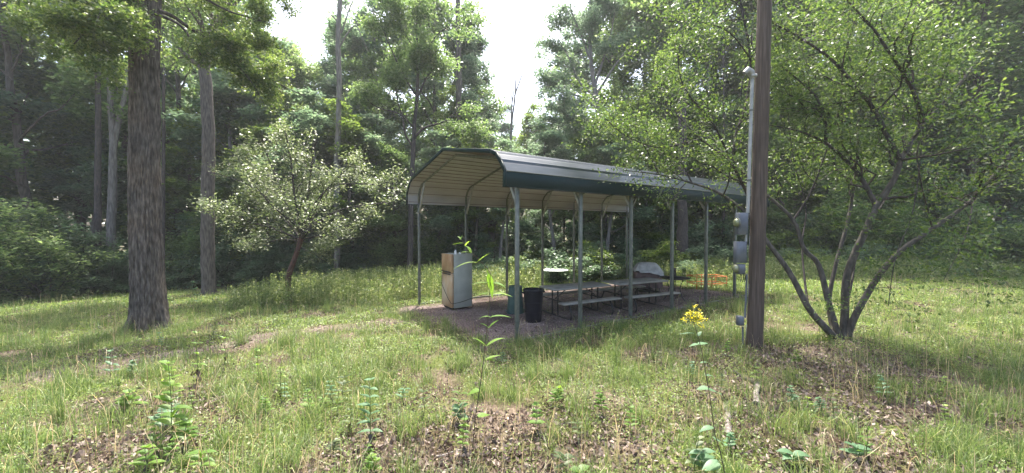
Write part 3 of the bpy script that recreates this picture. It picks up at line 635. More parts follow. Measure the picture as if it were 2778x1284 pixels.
# generic forest tree: trunk + limbs + leaves, unit copies share their meshes
def forest_proto(seed, h, cr, c0, bark, leaf, lsize, nleaf, tr, cover=.3, limbs=16, shape=1.0):
    rg = np.random.default_rng(seed); e = empty('broadleaf_tree', (0, 0, 0))
    tp = wobble((0, 0, -.3), (rg.normal(0, .4), rg.normal(0, .4), h*.93), 14, .05, rg); trd = np.linspace(tr, tr*.18, 14)**1.0; trd[0] *= 1.35
    L1 = []
    for i in range(limbs):
        t = c0+(1-c0)*(i+rg.random())/limbs; z = t*h*.9; k = min(int(t*13), 12); p = tp[k]+(tp[k+1]-tp[k])*(t*13-k)
        prof = (math.sin(pi*min(1, max(.05, (t-c0)/(1-c0)))**.75)*.85+.22)*shape
        a = i*2.4+rg.normal(0, .5); el = R(rg.uniform(8, 35)+40*(t-c0)/(1-c0)); ln = cr*prof*rg.uniform(.7, 1.2)
        d_ = np.array([math.cos(a)*math.cos(el), math.sin(a)*math.cos(el), math.sin(el)])
        L1.append((wobble(p, p+d_*ln, 8, .25, rg), np.linspace(trd[k]*.42, .012, 8)))
    L2 = sprout(L1+[(tp[8:], trd[8:])], rg, 1.5, cr*.22, cr*.5, .25, up=.15)
    L3 = sprout(L2, rg, 1.6, cr*.10, cr*.24, .2, up=.1)
    tubes('trunk', [(tp, trd)], bark, e, 14); tubes('limbs', L1+L2, bark, e, 6, .012)
    anc = along(L3+L2, rg, 6, cr*.03); k = rg.integers(0, len(anc), nleaf)
    P = anc[k]+rg.normal(size=(nleaf, 3))*np.array([.24, .24, .14])*cr/3.2
    link('crown', leaf_mesh('crown', P, lsize, rg, leaf, flat=.55, aspect=.6), e)
    return e
def place(proto, loc, rz, sc_, lab, cat, grp, name=None, first=[]):
    if id(proto) not in first_used: first_used[id(proto)] = 1; o = proto
    else: o = copy_tree(proto)
    o.location = loc; o.rotation_euler = (0, 0, rz); o.scale = sc_
    tag(o, lab, cat, grp); return o
first_used = {}
# six kinds, each about 16 m before scaling
K = [forest_proto(101, 16, 3.4, .14, M['bark'], M['leaf_forest'], .20, 19000, .19),
     forest_proto(102, 16, 3.0, .12, M['bark_pale'], M['leaf_cool'], .19, 19000, .16),
     forest_proto(103, 16, 3.8, .18, M['bark'], M['leaf_forest'], .21, 20000, .22),
     forest_proto(104, 16, 2.5, .07, M['bark_dark'], M['leaf_cool'], .18, 19000, .14, limbs=24),
     forest_proto(105, 16, 3.2, .14, M['bark'], M['leaf_yellow'], .19, 18000, .17)]
# (photo x, distance, photo y of the top, kind, width factor)
ROW = [(-420, 17, -250, 0, 1.1), (-250, 22, -200, 2, 1.1), (-120, 17, -300, 1, 1.1), (-20, 21, -160, 4, 1.1), (90, 18.5, -260, 0, 1), (205, 23, -180, 2, 1.1), (385, 22, -200, 1, 1.1), (455, 26, -140, 0, 1.1), (520, 22, -160, 0, .9),
       (640, 21, -20, 1, .95), (705, 24, -10, 0, .85), (760, 20.5, 120, 4, .8), (800, 27, 110, 3, 1.0), (850, 24, 175, 0, .9), (880, 32, 120, 1, 1.1), (955, 29, 20, 3, 1.15), (1010, 24, 150, 2, .8), (1045, 28, 25, 1, 1.0),
       (1195, 29, 0, 2, .9), (1255, 27, 30, 1, .75), (1290, 31, 90, 3, .9), (1240, 23, 260, 4, .8), (1325, 34, 235, 0, .9),
       (1365, 42, 300, 1, 1.1), (1430, 36, 292, 4, .9), (1405, 27, 400, 0, .8), (1460, 28, 385, 1, .8), (1530, 25, 240, 3, .7), (1690, 30, -40, 0, 1), (1560, 33, 60, 1, .9),
       (1760, 25, -30, 2, .9), (1840, 29, -160, 0, 1.1), (1800, 21, 130, 4, .9), (1920, 23, -130, 1, 1.0), (1985, 28, -160, 2, 1.1), (2080, 22, -150, 4, 1.0), (2170, 26, -180, 0, 1.1), (2260, 21, -170, 2, 1.0),
       (2360, 25, -200, 1, 1.1), (2440, 20, -190, 4, 1.0), (2530, 23, -220, 0, 1.1), (2640, 19, -200, 2, 1.0), (2760, 21, -220, 1, 1.1), (2900, 18, -260, 0, 1.1), (3060, 18, -260, 3, 1.1),
       (560, 31, -100, 3, 1.2), (-60, 31, -150, 3, 1.3), (1110, 36, 60, 0, 1.2), (1760, 36, 0, 3, 1.2), (2120, 34, -120, 3, 1.3), (2500, 32, -150, 3, 1.3), (2720, 31, -160, 3, 1.3), (690, 38, 40, 3, 1.2)]+[(q, 19.5+(q*7 % 40)/14, t_, k_, 1.5) for q, t_, k_ in ((230, 330, 1), (455, 420, 0), (505, 300, 4), (610, 250, 0), (665, 200, 1), (720, 330, 4), (770, 300, 0), (835, 280, 1), (885, 330, 0), (960, 300, 4), (1010, 340, 1), (1070, 420, 0), (1180, 380, 1), (1250, 330, 0), (1300, 380, 4), (1350, 400, 1), (1510, 330, 1), (1570, 360, 0), (1640, 330, 1), (1710, 300, 4), (1770, 330, 0), (1850, 280, 4), (1930, 330, 1), (2020, 300, 0), (2090, 260, 4), (2150, 320, 4), (2220, 280, 0), (2290, 300, 4), (2350, 260, 1), (2410, 330, 4), (2490, 280, 0), (2600, 330, 1), (2700, 300, 0))]
ZN = [(-999, 'beyond the left edge of the clearing'), (248, 'at the far left, beyond the biggest trunk'), (420, 'between the two big left trunks'), (600, 'just right of the second big trunk'), (720, 'behind the small fruit tree'), (830, 'beside the thin dead tree'), (930, 'right of the thin dead tree'), (1020, 'behind the left eave of the carport'),
      (1150, 'above the carport gable'), (1300, 'in the low gap of open sky'), (1480, 'just right of the sky gap'), (1600, 'behind the middle of the carport roof'), (1730, 'behind the far half of the carport roof'), (1870, 'just left of the utility pole'), (2030, 'behind the utility pole'), (2130, 'behind the left stems of the many stemmed tree'), (2240, 'behind the middle of the many stemmed tree'), (2350, 'behind the right stems of the many stemmed tree'), (2470, 'at the far right behind the grass'), (2560, 'beyond the right edge of the clearing')]
SEEN = {}
def uniq(s):
    SEEN[s] = SEEN.get(s, 0)+1; k = SEEN[s]
    return s+(('', ', its neighbour', ', the third there', ', the fourth there', ', the fifth there', ', the sixth there')+tuple(', one of several' for _ in range(40)))[k-1]
def zone(x): return [p for a, p in ZN if x >= a][-1]
def flab(x, Y, kd, ty): return uniq(('near ' if Y < 24 else 'deeper ' if Y < 30 else 'farthest ')+(('tall leafy tree ', 'tall blue green tree ', 'broad crowned tree ', 'narrow dense tree ', 'yellow green tree ') if ty < 190 else ('short leafy tree ', 'short blue green tree ', 'short broad tree ', 'short narrow tree ', 'short yellow green tree '))[kd]+zone(x))
def blab(x, Y, kd): return uniq(('low dark bush ', 'tall green bush ', 'blue green bush ', 'bright yellow green bush ')[kd]+zone(x))
LABF = 'tall leafy tree of the dense woods standing behind the clearing'
rgp = np.random.default_rng(5)
for x, Y, ty, kd, wf in ROW:
    if Y < 26: Y += 2.5
    g_ = W(x, 700, Y); z = float(gz(g_.x, Y)); H = W(x, ty, Y).z-z; s = H/15.4
    wsc = max(.42, min(1.35, s))*wf
    place(K[kd], (g_.x, Y, z), rgp.uniform(0, 6.28), (wsc, wsc, s), flab(x, Y, kd, ty), 'tree', 'trees of the woods behind the clearing')
# understory trees and bushes
def bush_proto(seed, h, r, leaf, lsize, nleaf, low=.05, name='understory_bush'):
    rg = np.random.default_rng(seed); e = empty(name, (0, 0, 0)); L1 = []
    for i in range(9):
        a = i*2.4+rg.normal(0, .4); el = R(rg.uniform(25, 80)); ln = h*rg.uniform(.6, 1.05)*(.6+.4*math.sin(el))
        d_ = np.array([math.cos(a)*math.cos(el)*r/h*1.6, math.sin(a)*math.cos(el)*r/h*1.6, math.sin(el)])
        L1.append((wobble((0, 0, -.1), d_*ln, 8, .25, rg), np.linspace(.028, .006, 8)))
    L2 = sprout(L1, rg, 2.6, r*.3, r*.75, .12, up=.05)
    tubes('stems', L1+L2, M['bark_dark'], e, 5, .008)
    anc = along(L2+L1, rg, 8, r*.06); k = rg.integers(0, len(anc), nleaf); P = anc[k]+rg.normal(size=(nleaf, 3))*np.array([.16, .16, .07])*r/1.5
    P[:, 2] = np.maximum(P[:, 2], .03+.15*rg.random(nleaf))
    link('foliage', leaf_mesh('foliage', P, lsize, rg, leaf, flat=.6, aspect=.55), e); return e
B = [bush_proto(201, 3.0, 1.7, M['leaf_dark'], .16, 7000), bush_proto(202, 4.2, 2.0, M['leaf_forest'], .17, 8000), bush_proto(203, 2.6, 1.6, M['leaf_cool'], .16, 7000), bush_proto(204, 2.4, 1.4, M['leaf_yellow'], .12, 8000)]
BL = [(-300, 16, 560, 0), (-150, 15, 520, 1), (0, 16, 560, 0), (110, 15.5, 540, 1), (215, 17, 600, 0), (262, 18, 640, 0), (330, 17.5, 690, 0), (470, 18.5, 690, 0), (500, 20, 560, 1), (600, 19.5, 640, 0), (660, 21, 600, 0), (700, 19, 690, 0), (760, 20, 640, 0), (840, 20, 650, 0), (900, 21, 600, 0), (955, 20, 690, 0), (1000, 22, 620, 0),
      (1060, 22, 560, 1), (1130, 24, 640, 0), (1180, 23, 540, 1), (1235, 23, 560, 2), (1290, 25, 600, 0), (1340, 24, 560, 2), (1390, 25, 540, 1), (1440, 24, 590, 2), (1495, 22, 648, 3), (1560, 24, 560, 2), (1600, 23, 600, 2), (1650, 24, 560, 1), (1700, 22.5, 600, 2), (1740, 21, 620, 2), (1780, 23, 540, 1), (1830, 24, 590, 0), (1880, 21, 560, 2), (1940, 22, 520, 1), (1990, 20, 600, 0),
      (2060, 22, 500, 1), (2110, 20.5, 560, 3), (2170, 21, 540, 2), (2230, 20, 480, 1), (2290, 20, 580, 3), (2340, 21, 500, 1), (2410, 19, 560, 1), (2470, 19.5, 560, 3), (2540, 18, 560, 1), (2620, 18, 590, 0), (2700, 17, 540, 1), (2800, 17, 560, 0), (2920, 16, 520, 1)]+[(q, 17.0+(q*3 % 20)/10, 690-(q*7 % 60), k_) for q, k_ in ((1330, 2), (1415, 3), (1475, 2), (1540, 2), (1610, 3), (1665, 2), (1725, 2), (1790, 3), (1860, 2), (1905, 3), (1970, 2), (2105, 3), (2165, 2), (2215, 3), (2330, 2), (2390, 3), (2450, 2), (2520, 2))]
LB = {0: ('dark evergreen looking bush in the shade of the woods edge', 'dark bushes along the woods edge'), 1: ('tall mid green bush filling the woods edge', 'tall green bushes along the woods edge'), 2: ('leafy blue green bush at the woods edge behind the carport side', 'blue green bushes along the woods edge'), 3: ('low bright yellow green bush seen under the carport roof', None)}
for x, Y, ty, kd in BL:
    Y += 1.0
    g_ = W(x, 700, Y); z = float(gz(g_.x, Y)); H = W(x, ty, Y).z-z; hh = (3.0, 4.2, 2.6, 2.4)[kd]; s = H/hh; ws = .55+.45*s
    place(B[kd], (g_.x, Y, z), rgp.uniform(0, 6.28), (ws, ws, s), blab(x, Y, kd), 'bush', LB[kd][1])
# the deep woods beyond, one mass
rg = np.random.default_rng(77); nD = 90000
th = rg.uniform(-1.12, 1.12, nD); rr = rg.uniform(38, 50, nD); X = np.sin(th)*rr; Y = np.cos(th)*rr; u = X/Y
top = np.where((u > -.07) & (u < .09), 13.5, 17)+3*(fbm(th*14, th*0+2, 91, 3)-.5); top = np.where(Y < 20, 20, top)
zz = rg.random(nD)**.9*top; P = np.stack([X, Y, gz(X, Y)+zz], 1); k = vnoise(th*34, zz*.55, 92)*.5+vnoise(th*80, zz*1.4, 93)*.5 > .33
tag(link('deep_woods', leaf_mesh('deep_woods', P[k], .55, rg, M['leaf_dark'], flat=.3, aspect=.7)), 'far mass of woods closing the view behind the trees', 'woods', kind='stuff')
# bare trunks one can see between the trees
def trunk_tree(name, pts, w0, w1, mat, label, cat, limbs=(), leaf=None, spr=None, n=12, seed=3, ls=.13, nl=20000, grp=None):
    """pts: (photo x, photo y, distance) along the trunk; widths in photo pixels"""
    rg = np.random.default_rng(seed); base = G(pts[0][0], pts[0][1]) if pts[0][2] is None else W(*pts[0]); dflt = base.y
    base = Vector((base.x, base.y, float(gz(base.x, base.y)))); e = empty(name, base, 0, label, cat, grp)
    def line(ps, a, b):
        kf = 1/math.sqrt(1+((ps[0][0]-1389)/F)**2); a *= kf; b *= kf
        q = [W(x, y, dflt+(dy or 0)) if i or y < 690 else Vector((base.x, base.y, base.z-.15)) for i, (x, y, dy) in enumerate(ps)]
        q = np.array([tuple(v-base) for v in q]); m = len(q)
        t = np.linspace(0, m-1, (m-1)*6+1); i = np.minimum(t.astype(int), m-2); f = (t-i)[:, None]
        P0 = q[np.maximum(i-1, 0)]; P1 = q[i]; P2 = q[i+1]; P3 = q[np.minimum(i+2, m-1)]
        q = .5*(2*P1+(P2-P0)*f+(2*P0-5*P1+4*P2-P3)*f*f+(3*P1-P0-3*P2+P3)*f**3)
        q[1:-1] += rg.normal(0, .02, (len(q)-2, 3))*a*dflt/1000
        return q, np.linspace(a, b, len(q))*dflt/F/2
    p0 = [(pts[0][0], 700, 0)]+[(x, y, d_) for x, y, d_ in pts[1:]]
    T = line(p0, w0, w1); T[1][0] *= 1.3; tubes('trunk', [T], mat, e, n)
    LL = []
    for ps, a, b in limbs: l = line(ps, a, b); LL.append(l)
    for l in LL: tubes('limb', [l], mat, e, 9)
    if leaf:
        L2 = sprout(LL+[(T[0][len(T[0])//2:], T[1][len(T[0])//2:])], rg, *spr[0], up=.15); L3 = sprout(L2, rg, *spr[1], up=.08)
        tubes('twigs', L2+L3, mat, e, 5, .006)
        anc = along(L3+L2, rg, 8, .08); k = rg.integers(0, len(anc), nl); P = anc[k]+rg.normal(size=(nl, 3))*np.array(spr[2])*1.4
        link('crown', leaf_mesh('crown', P, ls, rg, leaf, flat=.5, aspect=.6), e)
    return e
# second big trunk on the left
trunk_tree('oak_tree', [(566, 795, 17.0), (563, 600, 0), (566, 400, 0), (560, 260, 0), (556, 150, 0), (590, 60, 0), (640, -60, 0), (650, -200, 0)], 42, 27, M['bark'], 'grey trunked oak behind the blossomless small tree, second big trunk from the left', 'tree',
  [([(560, 200, 0), (535, 175, 0), (505, 150, 0), (480, 128, 0)], 22, 9), ([(556, 160, 0), (545, 60, 0), (500, -60, 0)], 20, 8), ([(590, 60, 0), (680, -40, 1), (760, -160, 1)], 18, 6), ([(600, 30, 0), (560, -100, -1), (540, -220, -1)], 14, 5)], M['leaf_forest'], [(1.2, 1.2, 3.2), (1.5, .5, 1.3), (.25, .25, .12)], seed=12, nl=16000)
trunk_tree('forked_tree', [(300, 740, 21.0), (302, 600, 0), (306, 470, 0), (306, 380, 0), (300, 280, 0), (296, 160, 0), (280, 20, 0)], 32, 13, M['bark_pale'], 'pale forked tree left of and behind the biggest trunk', 'tree',
  [([(308, 400, 0), (322, 330, 0), (338, 260, 0), (352, 180, 0), (380, 60, 0)], 20, 10)], seed=13)
trunk_tree('dead_tree', [(915, 760, 21.0), (914, 560, 0), (914, 440, 0), (918, 340, 0), (920, 220, 0), (917, 110, 0), (922, 0, 0), (926, -120, 0)], 17, 12, M['bark_pale'], 'tall thin dead tree with a bare grey trunk rising above the small leafy tree', 'tree',
  [([(920, 130, 0), (940, 95, 0), (965, 70, 0), (985, 110, 0), (998, 140, 0)], 5, 1.5), ([(918, 60, 0), (898, 40, 0), (885, 20, 0)], 5, 1.5), ([(926, 90, 0), (950, 20, 0), (975, -30, 0)], 5, 1.5)], seed=14)
trunk_tree('slender_tree', [(1112, 750, 20.5), (1114, 600, 0), (1118, 480, 0), (1121, 400, 0), (1124, 340, 0), (1130, 270, 0), (1134, 180, 0), (1130, 80, 0), (1135, 20, 0)], 17, 4, M['bark_dark'], 'slender dark trunked tree with a wide airy crown left of the sky gap', 'tree',
  [([(1121, 400, 0), (1100, 365, 0), (1092, 320, 0), (1080, 280, 0), (1070, 220, 0)], 7, 2.5), ([(1122, 378, 0), (1150, 348, 0), (1200, 332, 0), (1230, 310, 0), (1245, 270, 0)], 8, 2.5), ([(1130, 270, 0), (1155, 215, 0), (1180, 180, 0), (1205, 110, 0)], 6, 2), ([(1130, 260, 0), (1095, 205, 0), (1060, 130, 0), (1035, 70, 0)], 6, 2), ([(1200, 332, 0), (1250, 335, 1), (1290, 360, 1)], 4, 1.5), ([(1124, 350, 0), (1085, 310, -1), (1020, 290, -1), (980, 250, -1)], 5, 2), ([(1134, 180, 0), (1190, 90, -1), (1260, 60, -1)], 4, 1.5), ([(1132, 150, 0), (1080, 60, 1), (1040, 20, 1)], 4, 1.5)],
  M['leaf_forest'], [(1.6, .8, 2.2), (1.8, .35, .9), (.2, .2, .09)], seed=15, nl=26000, ls=.14)
trunk_tree('dead_snag', [(1378, 700, 26.0), (1383, 520, 0), (1384, 430, 0), (1388, 340, 0), (1398, 250, 0), (1400, 190, 0)], 9, 2.5, M['bark_pale'], 'bare dead snag with thin grey branches in the sky gap above the carport', 'tree',
  [([(1386, 360, 0), (1388, 290, 0), (1392, 240, 0), (1372, 190, 0)], 5, 1.2), ([(1396, 260, 0), (1412, 215, 0), (1424, 180, 0), (1422, 155, 0)], 4, 1), ([(1384, 300, 0), (1362, 245, 0), (1355, 155, 0)], 3, .8), ([(1390, 290, 0), (1384, 230, 0), (1374, 215, 0)], 3, .8)], seed=16)
trunk_tree('tall_tree', [(1640, 700, 25.0), (1636, 500, 0), (1628, 360, 0), (1618, 270, 0), (1606, 190, 0), (1600, 110, 0), (1600, 20, 0), (1605, -60, 0)], 20, 5, M['bark_pale'], 'tall feathery topped tree right of the sky gap, pale limbs showing through its crown', 'tree',
  [([(1620, 275, 0), (1600, 250, 0), (1570, 220, 0), (1540, 150, 0), (1510, 110, 0)], 8, 2), ([(1622, 300, 0), (1590, 270, 0), (1545, 250, -1), (1500, 200, -1)], 7, 2), ([(1612, 240, 0), (1640, 150, 0), (1660, 80, 0), (1670, 0, 0)], 8, 2), ([(1616, 260, 0), (1660, 190, 0), (1700, 130, 0), (1720, 60, 0)], 8, 2), ([(1604, 170, 0), (1575, 90, 0), (1550, 30, 0), (1545, -20, 0)], 7, 2), ([(1628, 340, 0), (1560, 330, -1), (1520, 300, -1), (1500, 330, -1)], 6, 2), ([(1570, 220, 0), (1520, 160, 1), (1475, 135, 1)], 5, 1.5), ([(1600, 110, 0), (1630, 40, 1), (1650, -20, 1)], 5, 1.5)],
  M['leaf_cool'], [(1.2, .7, 2.4), (1.5, .3, .9), (.2, .2, .10)], seed=17, nl=26000, ls=.15)
for x, y, w_, Yd, t_, lab in ((1330, 660, 26, 24, 520, 'leaning bare trunk seen under the carport roof behind the grass'), (1848, 730, 38, 20, 560, 'thick dark trunk seen under the carport behind the black patio table'), (440, 740, 14, 20, 300, 'thin dark trunk between the two big left trunks'), (262, 740, 26, 20, 300, 'dark trunk at the far left edge behind the biggest trunk'), (1240, 700, 22, 25, 300, 'grey trunk behind the refrigerator'), (1960, 700, 10, 22, 400, 'thin trunk in the woods left of the utility pole')):
    trunk_tree('woods_trunk', [(x, 750, Yd), (x+3, (750+t_)/2, 0), (x+(22 if x == 1330 else 4), t_, 0), (x+(26 if x == 1330 else 2), t_-(40 if x == 1330 else 320), 0)], w_, w_*.55, M['bark_dark'] if x != 1330 and x != 1240 else M['bark'], lab, 'tree', seed=int(x))
# ------------------------------------------------------------------ the biggest oak, at the left
ob = G(398, 893); base = Vector((ob.x, ob.y, ob.z)); oak = empty('oak_tree', base, 0, 'biggest oak trunk with furrowed bark standing in the grass at the left', 'tree')
sec = [(905, 325, 470), (885, 340, 468), (860, 350, 463), (820, 352, 457), (760, 352, 450), (700, 350, 447), (600, 348, 440), (450, 349, 436), (300, 350, 436), (150, 350, 436), (60, 348, 438), (0, 335, 438), (-60, 325, 440), (-250, 335, 430), (-500, 345, 420)]
nr, na = 520, 220; zs = []; cx = []; rd = []
for y, a, b in sec: p = W((a+b)/2, y, base.y); zs.append(p.z-base.z); cx.append(p.x-base.x); rd.append((b-a)/2*base.y/F*.985/math.sqrt(1+((a+b)/2-1389)**2/F**2))
zs[0] = min(zs[0], -.25); t = np.linspace(zs[0], zs[-1], nr); CX = np.interp(t, zs, cx); RD = np.interp(t, zs, rd)
a = np.linspace(0, 2*pi, na, endpoint=False); A, T_ = np.meshgrid(a, t)
u_ = A*RD.mean(); cu = np.cos(A)*3.2; su = np.sin(A)*3.2
ridge = np.abs(vnoise(A*11.5+1.2*vnoise(T_*.9, A*3, 5), T_*1.1+vnoise(A*7, T_*.6, 6)*2, 7)-.5)*2
wrap = np.minimum(1, np.minimum(A, 2*pi-A)*4)[...]
rg2 = np.abs(vnoise(A*26, T_*3.2, 8)-.5)*2
flute = np.exp(-np.clip(T_, 0, 9)/.3)*.22*np.sin(A*5+1)
rad = RD[:, None]*(1+flute)+wrap*(ridge**.6*.060+rg2*.018-.045)
V = np.stack([CX[:, None]+np.cos(A)*rad, np.sin(A)*rad, T_], -1).reshape(-1, 3)
i_ = (np.arange(nr-1)[:, None]*na+np.arange(na)[None]).ravel(); j_ = (np.arange(nr-1)[:, None]*na+(np.arange(na)[None]+1) % na).ravel()
link('trunk', mesh_from('trunk', V, np.stack([i_, j_, j_+na, i_+na], 1), [M['bark_oak']], True), oak)
def wl_(ps, a, b, Y0, org, rg):
    kf = 1/math.sqrt(1+((ps[0][0]-1389)/F)**2); a *= kf; b *= kf
    q = np.array([tuple(W(x, y, Y0+d_)-org) for x, y, d_ in ps]); m = len(q); t = np.linspace(0, m-1, (m-1)*5+1); i = np.minimum(t.astype(int), m-2); f = (t-i)[:, None]
    P0 = q[np.maximum(i-1, 0)]; P1 = q[i]; P2 = q[i+1]; P3 = q[np.minimum(i+2, m-1)]
    q = .5*(2*P1+(P2-P0)*f+(2*P0-5*P1+4*P2-P3)*f*f+(3*P1-P0-3*P2+P3)*f**3)
    return q, np.linspace(a, b, len(q))*Y0/F/2
rg = np.random.default_rng(31)
limbs = [([(425, 40, 0), (450, 48, 0), (490, 70, .1), (520, 110, .2), (545, 150, .3)], 14, 4), ([(430, 30, 0), (470, 45, .3), (520, 80, .6), (600, 130, 1), (690, 190, 1.4), (760, 230, 1.6), (830, 262, 1.8)], 16, 3), ([(520, 80, .6), (600, 100, .8), (700, 150, 1.0)], 6, 2), ([(430, -30, 0), (520, -20, .3), (620, 30, .5), (720, 60, .6)], 16, 3),
         ([(345, 60, 0), (310, 30, -.5), (260, 60, -1), (200, 120, -1.2)], 12, 3), ([(350, -20, 0), (280, -30, .5), (200, 20, 1), (100, 80, 1.4)], 16, 3), ([(350, -60, 0), (290, 0, -1), (262, 60, -1.5)], 10, 2), ([(430, -120, 0), (540, -100, .5), (680, -60, 1), (800, -20, 1.4)], 18, 3), ([(350, -150, 0), (220, -120, 1), (80, -60, 1)], 16, 3), ([(440, -100, 0), (500, -40, 1.2), (560, 40, 2), (640, 120, 2.6)], 12, 2), ([(600, 130, 1), (680, 220, .8), (720, 290, .9)], 5, 1.5), ([(345, 20, 0), (325, 80, .6), (300, 150, .8)], 6, 2)]
LL = [wl_(ps, a, b, base.y, base, rg) for ps, a, b in limbs]
for l in LL: tubes('limb', [l], M['bark_dark'], oak, 9)
L2 = sprout(LL, rg, 2.2, .5, 1.5, .15, up=-.1); L3 = sprout(L2, rg, 2.6, .2, .6, .15, up=-.05); tubes('twigs', L2+L3, M['bark_dark'], oak, 4, .004)
anc = along(L3+L2, rg, 10, .05, .1); nl = 60000; k = rg.integers(0, len(anc), nl); P = anc[k]+rg.normal(size=(nl, 3))*np.array([.12, .12, .06])
link('crown', leaf_mesh('crown', P, .078, rg, M['leaf_soft'], flat=.45, aspect=.5), oak)
# ------------------------------------------------------------------ small crab apple
cb = G(792, 822); rg = np.random.default_rng(41); crab = empty('small_fruit_tree', cb, 0, 'small spreading fruit tree with crooked reddish trunk and glinting leaves', 'tree')
cbv = Vector(cb)
trk = wl_([(792, 828, 0), (784, 790, 0), (782, 755, 0), (798, 705, 0), (812, 665, 0), (818, 640, 0)], 17, 14, cb.y, cbv, rg); trk[1][0] *= 1.25
lim = [([(818, 645, 0), (780, 560, .1), (740, 460, .2), (715, 400, .2)], 9, 2), ([(818, 640, 0), (800, 540, -.3), (790, 440, -.5), (775, 360, -.5)], 9, 2), ([(820, 640, 0), (850, 560, .2), (900, 500, .3), (960, 440, .3)], 9, 2), ([(820, 645, 0), (880, 590, -.4), (960, 560, -.8), (1060, 550, -1)], 8, 2), ([(815, 650, 0), (740, 620, -.3), (670, 600, -.6), (600, 560, -.8)], 8, 2), ([(815, 650, 0), (750, 560, .5), (670, 500, .9), (580, 470, 1.1)], 8, 2),
       ([(818, 645, 0), (840, 500, .4), (850, 420, .5), (860, 380, .4)], 8, 2), ([(820, 648, 0), (880, 640, .4), (940, 650, .7), (1000, 640, .8)], 6, 1.5), ([(816, 655, 0), (760, 650, .4), (700, 665, .8), (650, 670, 1)], 6, 1.5), ([(818, 648, 0), (830, 620, -.8), (850, 580, -1.5), (880, 520, -2)], 7, 2), ([(818, 648, 0), (800, 610, -.9), (740, 560, -1.6), (690, 500, -2)], 7, 2), ([(812, 670, 0), (850, 690, 0), (890, 715, 0)], 4, 1),
       ([(818, 645, 0), (870, 560, 1.0), (920, 480, 1.7), (1000, 500, 2)], 7, 2), ([(818, 645, 0), (720, 540, 1.2), (640, 420, 1.8)], 7, 2), ([(900, 500, .3), (1000, 500, .2), (1100, 520, .1)], 5, 1.5)]
tubes('trunk', [trk], M['bark_red'], crab, 12); LL = [wl_(ps, a, b, cb.y, cbv, rg) for ps, a, b in lim]; tubes('limbs', LL, M['bark_dark'], crab, 8)
L2 = sprout(LL, rg, 3.6, .5, 1.4, .15, up=.25); L3 = sprout(L2, rg, 2.4, .2, .5, .15, up=.15); tubes('twigs', L2+L3, M['bark_dark'], crab, 4, .0035)
anc = along(L3+L2, rg, 16, .03, .1); nl = 23000; k = rg.integers(0, len(anc), nl); P = anc[k]+rg.normal(size=(nl, 3))*np.array([.13, .13, .10])
link('crown', leaf_mesh('crown', P, .08, rg, M['leaf_crab'], flat=.55, aspect=.6), crab)
